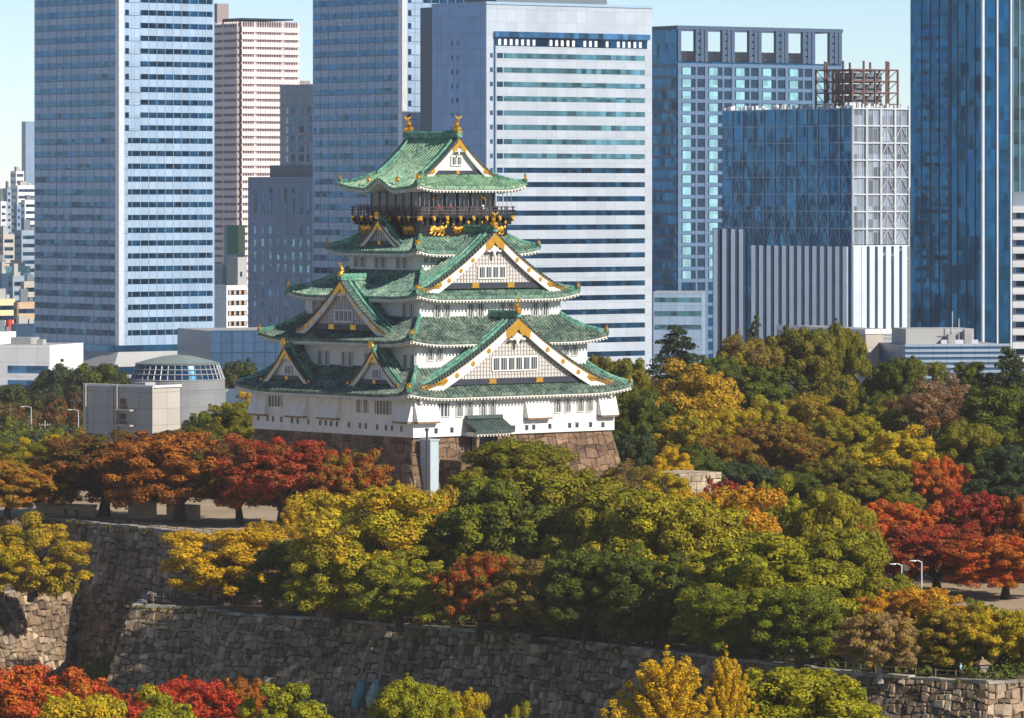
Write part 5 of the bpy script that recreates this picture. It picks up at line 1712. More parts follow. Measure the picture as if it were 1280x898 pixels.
    r0 = {'dome': .085, 'vase': .075, 'ginkgo': .06, 'pine': .07, 'conifer': .06, 'bush': .03, 'bare': .05, 'sparse': .06}.get(kind, .075)
    fork = {'dome': .75, 'vase': .42, 'ginkgo': 2.2, 'pine': 1.9, 'conifer': 3.1, 'bush': .15, 'bare': .6, 'sparse': .7}.get(kind, .8)
    bend = rs.normal(size=2) * .05
    trunk = [(0, 0, -.08), (bend[0] * .5, bend[1] * .5, fork * .5), (bend[0], bend[1], fork)]
    tb.tube(trunk, [r0 * 1.35, r0, r0 * .75 if fork < 1.5 else r0 * .25], 7)
    tips = tips if len(tips) < 30 else tips[::2]
    for tp in tips:
        if kind in ('ginkgo', 'pine'):
            z = max(.4, tp[2] - .35); st = Vector((bend[0] * z / fork, bend[1] * z / fork, min(z, fork * .95)))
        else: st = Vector((bend[0], bend[1], fork * rs.uniform(.8, 1)))
        e = Vector(tp); e.z *= H / zmax
        mid = st.lerp(e, .5) + Vector((rs.normal() * .06, rs.normal() * .06, .05 + (.0 if kind != 'vase' else -.06)))
        rb = r0 * .5 if kind not in ('ginkgo', 'pine', 'bare', 'sparse') else r0 * .3
        tb.tube([st, mid, e], [rb, rb * .6, rb * .22], 5)
    tm = bpy.data.meshes.new('trunk')
    tm.from_pydata(tb.v, [], tb.f)
    tm.materials.append(M['bark'])
    PROTO[key] = (cm, tm, H)
    return PROTO[key]

C_ = dict(
    yellow=(.58, .36, .012), gold=(.70, .43, .012), ochre=(.38, .23, .025), orange=(.50, .17, .015), rust=(.24, .07, .018), red=(.42, .035, .02),
    crimson=(.40, .015, .025), scarlet=(.58, .07, .02), lime=(.40, .35, .012), olive=(.27, .215, .014), green=(.125, .155, .012), dgreen=(.055, .078, .015),
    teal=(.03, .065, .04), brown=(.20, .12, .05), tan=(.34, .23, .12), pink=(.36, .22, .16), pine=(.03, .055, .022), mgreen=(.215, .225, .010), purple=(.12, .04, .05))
CATN = {'dome': 'broad_tree', 'round': 'round_tree', 'vase': 'spreading_tree', 'ginkgo': 'ginkgo_tree', 'pine': 'pine_tree', 'conifer': 'conifer_tree', 'sparse': 'thin_tree', 'bush': 'shrub', 'bare': 'bare_tree'}

trnd = random.Random(4)
def tree(kind, px, ytop, wpx, Y, zg, c1, c2, label, group, bark='bark', seed=None):
    s = F / Y
    r = wpx / 2 / s * (1.18 if Y < 860 and Y > 500 else 1.5 if zg == -20 and kind != 'bare' else 1.1)
    X = (px - 640) / F * Y
    if zg == 0: zg = wood_z(X, Y)
    ztop = zpx(ytop, Y)
    seed = seed if seed is not None else trnd.randrange(3)
    cm, tm, H = proto(kind, seed)
    h = ztop - zg
    root = empty(CATN[kind], (X, Y, zg), trnd.uniform(0, 6.28), label, 'shrub' if kind == 'bush' else 'tree', group)
    sc = (r, r, h / H)
    cr_ = bpy.data.objects.new('crown', cm); link(cr_, root); cr_.scale = sc
    cr_['leaf_a'] = list(C_[c1]); cr_['leaf_b'] = list(C_[c2])
    tr_ = bpy.data.objects.new('trunk', tm); link(tr_, root); tr_.scale = sc
    if bark != 'bark':
        tr_.material_slots[0].link = 'OBJECT'; tr_.material_slots[0].material = M[bark]
    return root

g = 'treetops in the near foreground'
NB = -10
for a in (
    ('vase', 22, 838, 185, 470, NB, 'orange', 'scarlet', 'orange red maple top filling the bottom left corner'),
    ('vase', 112, 862, 110, 474, NB, 'scarlet', 'rust', 'small dark orange maple top beside the corner maple at bottom left'),
    ('vase', 232, 853, 140, 476, NB, 'scarlet', 'red', 'bright red maple top along the bottom edge, left part'),
    ('vase', 303, 852, 80, 480, NB, 'orange', 'rust', 'rusty orange maple top just right of the bright red one at the bottom'),
    ('round', 100, 872, 150, 440, NB, 'lime', 'yellow', 'yellow green treetop under the corner maple at the bottom edge'),
    ('round', 205, 870, 140, 440, NB, 'lime', 'mgreen', 'lime green treetop below the bright red maple at the bottom edge'),
    ('dome', 352, 860, 135, 452, NB, 'lime', 'mgreen', 'yellow green treetop right of the red maples at the bottom edge'),
    ('dome', 525, 856, 120, 455, NB, 'mgreen', 'lime', 'green treetop in front of the leaning poles at the bottom edge'),
    ('round', 575, 868, 80, 458, NB, 'yellow', 'lime', 'small yellow treetop touching the green one before the poles'),
    ('round', 645, 886, 60, 450, NB, 'olive', 'lime', 'barely visible olive treetop at the bottom centre'),
    ('ginkgo', 833, 826, 160, 460, NB, 'gold', 'yellow', 'bright golden ginkgo before the moat wall, larger of the two'),
    ('ginkgo', 908, 826, 84, 464, NB, 'gold', 'yellow', 'slim golden ginkgo between the large ginkgo and the green dome'),
    ('dome', 995, 838, 205, 470, NB, 'mgreen', 'lime', 'neat green domed treetop right of the ginkgos at the bottom edge'),
    ('bush', 770, 890, 60, 452, NB + 4, 'gold', 'yellow', 'low yellow sprig left of the large ginkgo at the bottom edge'),
): tree(*a, g)

g = 'trees on the lower terrace'
TZ = -8
for a in (
    ('round', 282, 664, 140, 654, TZ, 'gold', 'yellow', 'bright yellow tree at the left end of the terrace wall'),
    ('ginkgo', 371, 628, 70, 664, TZ, 'gold', 'yellow', 'narrow yellow tree peeking above the bright yellow terrace tree'),
    ('round', 340, 655, 80, 662, TZ, 'ochre', 'yellow', 'ochre tree behind the bright yellow terrace tree'),
    ('dome', 372, 676, 118, 640, TZ, 'dgreen', 'green', 'dark green round tree between the bright yellow and the tall yellow green trees'),
    ('round', 460, 614, 175, 630, TZ, 'yellow', 'lime', 'tall yellow green tree left of the broad green trees on the terrace'),
    ('round', 420, 668, 110, 626, TZ, 'lime', 'olive', 'olive green lower tree before the tall yellow green tree'),
    ('round', 500, 690, 110, 618, TZ, 'lime', 'green', 'leafy green tree low at the wall below the tall yellow green tree'),
    ('round', 538, 626, 90, 640, TZ, 'yellow', 'orange', 'golden orange tree right behind the tall yellow green tree'),
    ('round', 500, 608, 80, 652, TZ, 'yellow', 'ochre', 'ochre yellow tree below the white lift shaft of the castle'),
    ('dome', 612, 606, 160, 628, TZ, 'mgreen', 'dgreen', 'broad deep green tree left of centre on the terrace'),
    ('dome', 700, 588, 180, 642, TZ, 'mgreen', 'olive', 'highest broad green tree on the terrace, below the castle entrance'),
    ('vase', 600, 694, 95, 608, TZ, 'scarlet', 'green', 'small tree with red top and green sides at the centre of the wall'),
    ('round', 668, 702, 110, 602, TZ, 'olive', 'brown', 'dull olive tree beside the small red topped tree'),
    ('dome', 765, 612, 170, 622, TZ, 'mgreen', 'olive', 'broad green tree right of centre between two other broad ones'),
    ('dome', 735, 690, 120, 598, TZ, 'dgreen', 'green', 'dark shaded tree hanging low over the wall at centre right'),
    ('dome', 842, 622, 175, 606, TZ, 'olive', 'lime', 'broad olive green tree right of centre with visible forked trunk'),
    ('round', 800, 690, 120, 592, TZ, 'green', 'dgreen', 'deep green lower tree right of the dark shaded one at the wall'),
    ('round', 908, 612, 135, 632, TZ, 'yellow', 'orange', 'yellow orange crowned tree behind the broad olive green tree'),
    ('round', 968, 604, 74, 660, TZ, 'lime', 'mgreen', 'light green rounded tree before the dark hollow right of centre'),
    ('round', 1036, 616, 96, 650, TZ, 'lime', 'olive', 'yellowish green tree left of the orange red trees'),
    ('dome', 955, 672, 190, 580, TZ, 'mgreen', 'lime', 'big billowing green tree above the right part of the wall'),
    ('dome', 1055, 666, 140, 588, TZ, 'olive', 'mgreen', 'olive green tree right of the big billowing one'),
    ('round', 1000, 735, 110, 566, TZ, 'mgreen', 'green', 'lower green tree in front of the big billowing tree'),
    ('round', 905, 735, 100, 572, TZ, 'green', 'mgreen', 'lower dark green tree left of the other low green tree at the wall'),
    ('sparse', 1066, 792, 64, 556, TZ, 'gold', 'ochre', 'small golden tree at the wall edge left of the pale trunk'),
    ('vase', 1100, 768, 84, 553, TZ, 'tan', 'ochre', 'tan leaved tree with a bare pale trunk at the wall edge'),
    ('vase', 1140, 738, 130, 568, TZ, 'orange', 'yellow', 'orange and yellow spreading tree near the right end of the wall'),
    ('round', 1190, 757, 96, 560, TZ, 'olive', 'ochre', 'brownish olive tree right of the orange and yellow tree'),
    ('vase', 1246, 764, 100, 560, TZ, 'yellow', 'lime', 'yellow green spreading tree at the right end of the wall'),
    ('round', 1225, 752, 60, 585, TZ, 'green', 'mgreen', 'small green tree behind the yellow green one at the right end'),
    ('round', 1290, 765, 60, 562, TZ, 'yellow', 'lime', 'lime yellow tree cut by the right edge just above the wall'),
    ('vase', 1122, 630, 104, 684, TZ, 'scarlet', 'orange', 'orange red maple left of the crimson maple on the right'),
    ('vase', 1172, 660, 130, 674, TZ, 'red', 'rust', 'dark red maple below the crimson maple on the right'),
    ('vase', 1230, 620, 108, 694, TZ, 'crimson', 'rust', 'crimson maple, the reddest tree, near the right edge'),
    ('vase', 1256, 672, 122, 664, TZ, 'orange', 'scarlet', 'bright orange maple at the right edge above the sandy path'),
    ('vase', 1285, 622, 70, 690, TZ, 'orange', 'rust', 'orange maple cut by the right edge beside the crimson maple'),
    ('vase', 1068, 640, 60, 676, TZ, 'orange', 'olive', 'small orange and olive tree before the yellowish green tree'),
): tree(*a, g, bark='pale_bark' if 'pale trunk' in a[-1] else 'bark')

g = 'trees around the castle court'
for a in (
    ('vase', 130, 546, 160, 706, 0, 'rust', 'dgreen', 'dark red and green tree on top of the upper wall, leftmost there'),
    ('vase', 224, 544, 165, 696, 0, 'orange', 'rust', 'large orange tree above the upper stone wall'),
    ('vase', 300, 556, 110, 690, 0, 'dgreen', 'rust', 'shaded dark tree between the orange and the red green trees'),
    ('vase', 352, 552, 140, 686, 0, 'rust', 'red', 'red topped dark tree before the shaded castle base'),
    ('vase', 432, 566, 92, 682, 0, 'olive', 'red', 'olive tree with red tips at the castle corner'),
    ('bush', 435, 634, 50, 668, 0, 'green', 'mgreen', 'small green shrub under the olive tree with red tips'),
    ('vase', 8, 578, 110, 700, 0, 'orange', 'olive', 'orange tree at the left edge above the wall parapet'),
    ('round', 62, 588, 95, 712, 0, 'olive', 'rust', 'olive brown tree right of the orange tree at the left edge'),
    ('round', 30, 556, 100, 760, 0, 'mgreen', 'olive', 'mixed green tree behind the orange tree at the left edge'),
    ('round', 56, 547, 70, 790, 0, 'gold', 'lime', 'yellow topped tree left of the dark red one'),
    ('round', 95, 566, 80, 770, 0, 'green', 'olive', 'green tree behind the dark red tree at left'),
    ('round', 40, 648, 118, 664, TZ, 'yellow', 'olive', 'yellow green tree standing on the sunlit wall at far left'),
    ('round', -8, 672, 90, 660, TZ, 'lime', 'yellow', 'lime tree cut by the left edge on the sunlit wall'),
    ('bush', 70, 700, 60, 668, TZ, 'lime', 'ochre', 'ochre shrub at the end of the sunlit wall at left'),
    ('dome', 236, 538, 110, 800, 0, 'dgreen', 'olive', 'dark olive tree right below the beige block'),
    ('dome', 290, 506, 96, 820, 0, 'green', 'olive', 'dark green tree left of the white castle wall'),
    ('round', 312, 493, 44, 835, 0, 'gold', 'yellow', 'yellow tree peeking out beside the left castle wall'),
    ('dome', 640, 552, 150, 690, 0, 'green', 'olive', 'round green tree hiding the castle entrance steps'),
    ('round', 585, 590, 70, 680, 0, 'olive', 'mgreen', 'small olive tree left of the round green tree before the entrance'),
    ('sparse', 788, 576, 86, 700, 0, 'brown', 'olive', 'brown thinning tree right of the castle stone base'),
    ('round', 842, 562, 52, 735, 0, 'gold', 'yellow', 'little golden tree right of the brown thinning tree'),
    ('round', 836, 592, 70, 668, 0, 'lime', 'yellow', 'pale lime tree in front of the small ruined stone wall'),
    ('vase', 908, 604, 60, 700, 0, 'red', 'purple', 'low dark red tree at the foot of the right wood'),
    ('bush', 560, 612, 60, 668, 0, 'olive', 'ochre', 'ochre shrub at the foot of the white lift shaft'),
): tree(*a, g)

g = 'trees of the wood right of the castle'
for a in (
    ('pine', 846, 410, 110, 930, 0, 'pine', 'teal', 'dark spreading pine at the left of the right wood skyline'),
    ('conifer', 944, 397, 52, 935, 0, 'pine', 'dgreen', 'pointed dark conifer rising above the right wood'),
    ('dome', 930, 424, 100, 915, 0, 'olive', 'brown', 'brownish green tree under the pointed conifer'),
    ('dome', 1005, 414, 110, 920, 0, 'dgreen', 'olive', 'dark green domed tree before the long beige hall, left one'),
    ('dome', 1054, 411, 74, 925, 0, 'green', 'olive', 'green domed tree before the long beige hall, right one'),
    ('dome', 1122, 450, 80, 905, 0, 'green', 'dgreen', 'dark tree below the louvred end of the hall'),
    ('sparse', 1182, 468, 100, 895, 0, 'pink', 'brown', 'pinkish brown thin tree before the ribbed metal hall'),
    ('round', 1152, 452, 60, 915, 0, 'green', 'olive', 'small green tree left of the pinkish brown one'),
    ('dome', 1210, 456, 80, 920, 0, 'dgreen', 'green', 'dark green tree below the right end of the ribbed hall'),
    ('pine', 1264, 437, 90, 915, 0, 'pine', 'dgreen', 'dark pine at the right edge of the wood skyline'),
    ('dome', 790, 452, 80, 900, 0, 'olive', 'green', 'olive tree beside the right castle eave'),
    ('dome', 755, 448, 60, 930, 0, 'dgreen', 'olive', 'dark tree half hidden behind the right castle eave'),
    ('dome', 895, 450, 90, 895, 0, 'green', 'dgreen', 'plain green tree between the spreading pine and the brownish tree'),
    ('dome', 960, 462, 120, 885, 0, 'dgreen', 'green', 'deep green tree in the middle of the right wood'),
    ('round', 870, 458, 125, 845, 0, 'yellow', 'ochre', 'big yellow tree in the right wood near the castle'),
    ('dome', 800, 492, 90, 830, 0, 'green', 'dgreen', 'shaded green tree just right of the castle wall'),
    ('round', 852, 520, 90, 815, 0, 'mgreen', 'yellow', 'green tree under the big yellow tree'),
    ('round', 915, 512, 70, 835, 0, 'lime', 'yellow', 'lime coloured tree right of the big yellow tree'),
    ('round', 960, 500, 80, 845, 0, 'lime', 'olive', 'greenish yellow tree in the middle of the right wood'),
    ('round', 1012, 496, 90, 850, 0, 'olive', 'ochre', 'olive ochre tree right of the greenish yellow one'),
    ('vase', 975, 532, 110, 815, 0, 'rust', 'olive', 'rust brown tree low in the middle of the right wood'),
    ('dome', 905, 545, 90, 800, 0, 'olive', 'rust', 'dull olive tree left of the rust brown tree'),
    ('dome', 1060, 522, 90, 830, 0, 'lime', 'olive', 'green tree left of the golden one in the right wood'),
    ('round', 1122, 538, 105, 800, 0, 'gold', 'lime', 'golden tree in the right wood above the orange red maples'),
    ('sparse', 1165, 478, 120, 840, 0, 'tan', 'rust', 'tan thinning tree behind the golden tree'),
    ('round', 1100, 500, 80, 850, 0, 'green', 'olive', 'olive tree behind the golden tree, left of the tan one'),
    ('dome', 1250, 486, 120, 820, 0, 'dgreen', 'green', 'large dark green tree at the right edge behind the crimson maple'),
    ('dome', 1215, 530, 80, 800, 0, 'green', 'olive', 'green tree between the tan and the large dark green trees'),
    ('vase', 1172, 576, 66, 770, 0, 'orange', 'scarlet', 'orange tree at the foot of the wood above the crimson maple'),
    ('dome', 1255, 560, 90, 770, 0, 'dgreen', 'teal', 'shaded tree just above the crimson maple at the right edge'),
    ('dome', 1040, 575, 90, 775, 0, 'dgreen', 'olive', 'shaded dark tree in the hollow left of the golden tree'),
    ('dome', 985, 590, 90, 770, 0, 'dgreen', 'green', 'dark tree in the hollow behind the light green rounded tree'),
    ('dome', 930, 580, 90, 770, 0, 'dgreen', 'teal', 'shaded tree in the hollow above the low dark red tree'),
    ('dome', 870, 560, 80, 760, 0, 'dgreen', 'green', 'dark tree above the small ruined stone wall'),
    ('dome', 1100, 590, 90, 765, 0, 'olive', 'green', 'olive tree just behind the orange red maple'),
    ('dome', 790, 545, 70, 790, 0, 'dgreen', 'teal', 'dark tree right against the castle stone base'),
): tree(*a, g)

g = 'trees in the park left of the castle'
PZ = -20
for a in (
    ('dome', 20, 486, 90, 1080, PZ, 'teal', 'dgreen', 'blue green tree in front of the low white office'),
    ('dome', 75, 462, 80, 1140, PZ, 'teal', 'dgreen', 'dark tree right of the low white office'),
    ('dome', 120, 460, 80, 1135, PZ, 'dgreen', 'green', 'dark green tree left of the domed hall'),
    ('dome', 160, 470, 70, 1150, PZ, 'dgreen', 'teal', 'dark tree touching the domed hall on its left'),
    ('dome', 292, 455, 60, 1150, PZ, 'dgreen', 'teal', 'dark tree right of the domed hall before the blue glass hall'),
    ('round', 95, 492, 80, 1060, PZ, 'dgreen', 'purple', 'dark purple green tree left of the beige block'),
    ('vase', 55, 505, 90, 1040, PZ, 'rust', 'dgreen', 'dull rust coloured tree behind the lamp posts at left'),
    ('round', 10, 510, 70, 1020, PZ, 'dgreen', 'brown', 'brown green tree at the left edge below the white office'),
    ('round', 35, 530, 90, 940, PZ, 'teal', 'mgreen', 'blue green low tree behind the yellow topped tree'),
    ('bare', 78, 512, 44, 975, PZ, 'tan', 'pink', 'bare pale tree left of the beige block'),
    ('dome', 0, 545, 80, 900, PZ, 'mgreen', 'teal', 'green tree at the left edge above the orange one'),
    ('round', 105, 545, 60, 930, PZ, 'olive', 'rust', 'rusty olive tree at the foot of the beige block'),
    ('dome', 250, 520, 60, 900, PZ, 'dgreen', 'green', 'dark tree at the right corner of the beige block'),
    ('dome', 330, 490, 50, 1000, PZ, 'dgreen', 'olive', 'dark tree behind the left castle wall'),
): tree(*a, g)

# low hedge and undergrowth under the terrace trees: nobody could count it
rs = np.random.RandomState(8)
C, Rc = [], []
line = [Vector((p[0], p[1])) for p in TER]
for _ in range(420):
    i = rs.randint(3, 8)
    t = rs.uniform()
    p = line[i].lerp(line[i + 1], t)
    d = (line[i + 1] - line[i]).normalized(); nn = Vector((-d.y, d.x))
    o = rs.uniform(2.0, 26)
    q = p + nn * o
    C.append((q.x, q.y, TZ + rs.uniform(.2, 1.0))); Rc.append(rs.uniform(.7, 1.5))
def undergrowth(name, C, Rc, ca, cb, per=40, sz=.26):
    P, N, S, T = clumps(rs, np.array(C), np.array(Rc), per, sz, .7)
    o = bpy.data.objects.new(name, leaf_mesh(name, P, N, S, T, rs)); link(o); tag(o, kind='stuff')
    o['leaf_a'] = list(C_[ca]); o['leaf_b'] = list(C_[cb])
undergrowth('undergrowth', C, Rc, 'dgreen', 'green')
C, Rc = [], []
for _ in range(900):
    Yq = rs.uniform(762, 965); pxq = rs.uniform(800, 1300)
    C.append(((pxq - 640) / F * Yq, Yq, wood_z((pxq - 640) / F * Yq, Yq) + rs.uniform(.5, 2.5))); Rc.append(rs.uniform(1.6, 3.2))
for _ in range(160):
    Yq = rs.uniform(672, 745); pxq = rs.uniform(880, 1060)
    C.append(((pxq - 640) / F * Yq, Yq, wood_z((pxq - 640) / F * Yq, Yq) + rs.uniform(.3, 1.2))); Rc.append(rs.uniform(1.0, 2.0))
for _ in range(200):
    pxq = rs.uniform(890, 1310); Yq = rs.uniform(722, 768)
    C.append(((pxq - 640) / F * Yq, Yq, wood_z((pxq - 640) / F * Yq, Yq) + rs.uniform(.2, 1.8))); Rc.append(rs.uniform(1.2, 2.4))
undergrowth('wood_undergrowth', C, Rc, 'dgreen', 'olive', 60, .4)
C, Rc = [], []
for _ in range(260):
    Yq = rs.uniform(900, 1150); pxq = rs.uniform(-40, 130) if rs.uniform() < .75 else rs.uniform(230, 340)
    C.append(((pxq - 640) / F * Yq, Yq, -20 + rs.uniform(1, 7))); Rc.append(rs.uniform(2, 4))
undergrowth('park_undergrowth', C, Rc, 'dgreen', 'teal', 60, .5)

# weeds and moss on the wall tops and in the joints
C, Rc = [], []
for line, zt, zb, bt, i0, n_ in ((TER, -8, -19.9, .33, 0, 330), (UP[:5], 0, -19.9, .30, 1, 170), (BAS, -8, -19.9, .25, 0, 60)):
    for _ in range(n_):
        i = rs.randint(i0, len(line) - 1); t_ = rs.uniform()
        a_, c_ = Vector(line[i]), Vector(line[i + 1]); d_ = (c_ - a_).normalized(); p_ = a_.lerp(c_, t_)
        nn = Vector((d_.y, -d_.x))
        k_ = rs.uniform() ** 3 * .9 if rs.uniform() < .55 else 0
        z_ = zt + (zb - zt) * k_
        q = p_ + nn * ((zt - z_) * bt + .1)
        for _k in range(rs.randint(1, 4)):
            C.append((q.x + d_.x * rs.normal() * .6, q.y + d_.y * rs.normal() * .6, z_ - abs(rs.normal()) * .25 + (.2 if k_ == 0 else 0))); Rc.append(rs.uniform(.12, .38))
undergrowth('wall_weeds', C, Rc, 'olive', 'dgreen', 16, .12)
for a in (('bush', 128, 822, 66, 662, -19.9, 'green', 'mgreen', 'leafy green shrub in the moat corner below the left walls'),
          ('bush', 150, 800, 40, 664, -19.9, 'mgreen', 'lime', 'smaller light green shrub climbing in the moat corner')):
    tree(*a, 'shrubs in the moat corner')
# ------------------------------------------------------------------ people, fences and small things
def person_mesh(name, top, legs, hair=(0.015, 0.012, 0.01), pose=0):
    V = {'pel': (0, 0, .95), 'spi': (0, .01, 1.15), 'che': (0, .0, 1.36), 'nec': (0, -.01, 1.5), 'hd': (0, -.03, 1.60), 'hd2': (0, -.03, 1.70),
         'hl': (.10, 0, .90), 'kl': (.11, -.04 - .12 * pose, .50), 'al': (.11, .03 - .10 * pose, .09), 'fl': (.12, -.12 - .1 * pose, .03),
         'hr': (-.10, 0, .90), 'kr': (-.11, -.03 + .06 * pose, .50), 'ar': (-.11, .03 + .22 * pose, .09), 'fr': (-.12, -.12 + .2 * pose, .03),
         'sl': (.19, 0, 1.42), 'el': (.25, .03 + .08 * pose, 1.15), 'wl': (.24, -.08 + .05 * pose, .92), 'gl': (.24, -.12, .84),
         'sr': (-.19, 0, 1.42), 'er': (-.25, .03 - .06 * pose, 1.15), 'wr': (-.24, -.12 - .1 * pose, .93), 'gr': (-.24, -.17 - .1 * pose, .86)}
    Rr = {'pel': .15, 'spi': .14, 'che': .16, 'nec': .06, 'hd': .095, 'hd2': .085, 'hl': .095, 'kl': .065, 'al': .045, 'fl': .04, 'hr': .095, 'kr': .065, 'ar': .045, 'fr': .04,
          'sl': .075, 'el': .05, 'wl': .035, 'gl': .04, 'sr': .075, 'er': .05, 'wr': .035, 'gr': .04}
    E = [('pel', 'spi'), ('spi', 'che'), ('che', 'nec'), ('nec', 'hd'), ('hd', 'hd2'), ('pel', 'hl'), ('hl', 'kl'), ('kl', 'al'), ('al', 'fl'), ('pel', 'hr'), ('hr', 'kr'), ('kr', 'ar'), ('ar', 'fr'),
         ('che', 'sl'), ('sl', 'el'), ('el', 'wl'), ('wl', 'gl'), ('che', 'sr'), ('sr', 'er'), ('er', 'wr'), ('wr', 'gr')]
    keys = list(V)
    me = bpy.data.meshes.new(name)
    me.from_pydata([V[k] for k in keys], [(keys.index(a), keys.index(c)) for a, c in E], [])
    tmp = bpy.data.objects.new('tmp_person', me); link(tmp)
    md = tmp.modifiers.new('skin', 'SKIN')
    for i, k in enumerate(keys):
        sv = me.skin_vertices[0].data[i]
        sv.radius = (Rr[k], Rr[k] * .8); sv.use_root = (k == 'pel')
    sbd = tmp.modifiers.new('sub', 'SUBSURF'); sbd.levels = 1; sbd.render_levels = 1
    dg = bpy.context.evaluated_depsgraph_get()
    out = bpy.data.meshes.new_from_object(tmp.evaluated_get(dg))
    bpy.data.objects.remove(tmp)
    out.name = name
    out.materials.clear()
    for nm, c in (('skin', (.50, .32, .23)), ('jacket', top), ('trousers', legs), ('hair', hair)):
        out.materials.append(mat('person_' + nm, c, .8, var=.1))
    for p in out.polygons:
        x, y, z = p.center
        i = 1
        if z < .92 and abs(x) < .2: i = 2
        if z > 1.52: i = 0 if (y < -.04 and z < 1.70) else 3
        if z < .9 and abs(x) > .2: i = 0
        if z < .07: i = 3
        p.material_index = i; p.use_smooth = True
    return out
def person(loc, rz, top, legs, label, pose=0, group=None):
    o = bpy.data.objects.new('person', person_mesh('person', top, legs, pose=pose)); link(o)
    o.location = loc; o.rotation_euler = (0, 0, rz)
    return tag(o, label, 'person', group)
def gpos(px, Y, z=0): return Vector(((px - 640) / F * Y, Y, z))
person(gpos(187, 653.5, -8), R(120), (.55, .02, .03), (.03, .03, .05), 'person in a red jacket at the left corner of the terrace wall', 1)
person(gpos(82, 699.3, 0), R(10), (.03, .03, .035), (.03, .03, .04), 'person in dark clothes at the parapet of the upper wall, left of two')
person(gpos(96, 696.8, 0), R(-30), (.05, .04, .05), (.04, .04, .06), 'person in dark clothes walking on the upper wall, right of two', 1)
person(gpos(1201, 555.5, -8), R(60), (.35, .50, .62), (.05, .06, .1), 'person in a light blue jacket at the right end of the moat wall', 1)
Kp = Matrix.Rotation(PHI, 4, 'Z'); Kp.translation = (CX, CY, 0)
for x, y, tp, lab, rz in ((-4.6, -7.2, (.60, .02, .05), 'person in a red coat on the castle balcony', 20), (-2.6, -7.3, (.4, .05, .08), 'person in a dark pink top on the castle balcony', -30), (3.6, -7.2, (.7, .7, .7), 'person in a white shirt on the castle balcony', 0)):
    q = Kp @ Vector((x, y, 41.56)); person(q, PHI + R(rz), tp, (.04, .04, .05), lab, group='visitors on the castle balcony')
for x, y, tp, lab, rz in ((-8.2, 5.2, (.03, .03, .05), 'person in black at the left end of the castle balcony', -90), (-8.2, 2.3, (.06, .07, .1), 'person in grey blue on the left side of the castle balcony', -80), (-8.2, -2.4, (.12, .05, .05), 'person in dark brown near the corner of the castle balcony', -100)):
    q = Kp @ Vector((x, y, 41.56)); person(q, PHI + R(rz), tp, (.03, .03, .04), lab, group='visitors on the castle balcony')

def fence(name, label, pts, z, h, sp, matn, rails=(.45, .9), r=.06, group=None):
    root = empty(name, (*pts[0], z), 0, label, 'fence', group)
    o = Vector((*pts[0], 0)); rl = MB()
    for i in range(len(pts) - 1):
        a, c = Vector((*pts[i], 0)) - o, Vector((*pts[i + 1], 0)) - o
        L = (c - a).length; k = max(1, round(L / sp))
        for q in range(k + (1 if i == len(pts) - 2 else 0)):
            p = a.lerp(c, q / k)
            b = MB(); b.box(p.x - r, p.x + r, p.y - r, p.y + r, 0, h); b.build('post', M[matn], root)
        for f in rails: rl.tube([a + Vector((0, 0, h * f)), c + Vector((0, 0, h * f))], r * .6, 5)
    rl.build('rail', M[matn], root)
    return root
def off(line, d):
    out = []
    for i, p in enumerate(line):
        a, c = Vector(line[max(0, i - 1)]), Vector(line[min(len(line) - 1, i + 1)])
        t = (c - a).normalized(); out.append((p[0] - t.y * d, p[1] + t.x * d))
    return out
fence('wooden_fence', 'brown wooden fence along the top of the moat wall', off(TER[2:8], 1.9), -8, 1.1, 2.6, 'wood')
fence('wooden_fence', 'pale wooden handrail at the left corner of the terrace', [(-46.5, 655), (-43, 668), (-39.4, 669)], -8, 1.1, 1.4, 'cap_stone')
fence('metal_fence', 'low dark metal fence on the upper stone wall under the red trees', [(-66, 701.5), (-62.3, 701), (-35.5, 663)], 0, .8, 2.2, 'dark_metal')
fence('wooden_fence', 'wooden fence on the sunlit wall at far left', off([BAS[0], BAS[1]], 1.6), -8, 1.0, 2.2, 'wood')

# sandy walls behind the red trees
def block_wall(name, label, a, c, z0, z1, th, m, capm=None):
    root = empty(name, (*a, z0), math.atan2(c[1] - a[1], c[0] - a[0]), label, 'wall')
    L = math.dist(a, c)
    b = MB(); b.box(0, L, 0, th, 0, z1 - z0); b.build('wall_body', M[m], root)
    if capm:
        b = MB(); b.box(-.1, L + .1, -.12, th + .12, z1 - z0 + .01, z1 - z0 + .3); b.build('coping', M[capm], root)
    return root
M['sand_wall'] = mat('sandy_plaster', (0.50, 0.36, 0.22), .9, var=.15, scale=.3)
block_wall('sandy_wall', 'low sandy wall lit between the trunks at the left end of the upper wall', gpos(45, 708)[:2], gpos(118, 704)[:2], 0, 1.5, .6, 'sand_wall', 'cap_stone')
block_wall('sandy_wall', 'sandy wall piece under the large orange tree', gpos(160, 703)[:2], gpos(192, 701)[:2], 0, 2.8, .8, 'sand_wall', 'cap_stone')
block_wall('sandy_wall', 'sandy wall piece right of the orange tree trunk', gpos(208, 700)[:2], gpos(246, 697)[:2], 0, 2.2, .8, 'sand_wall')
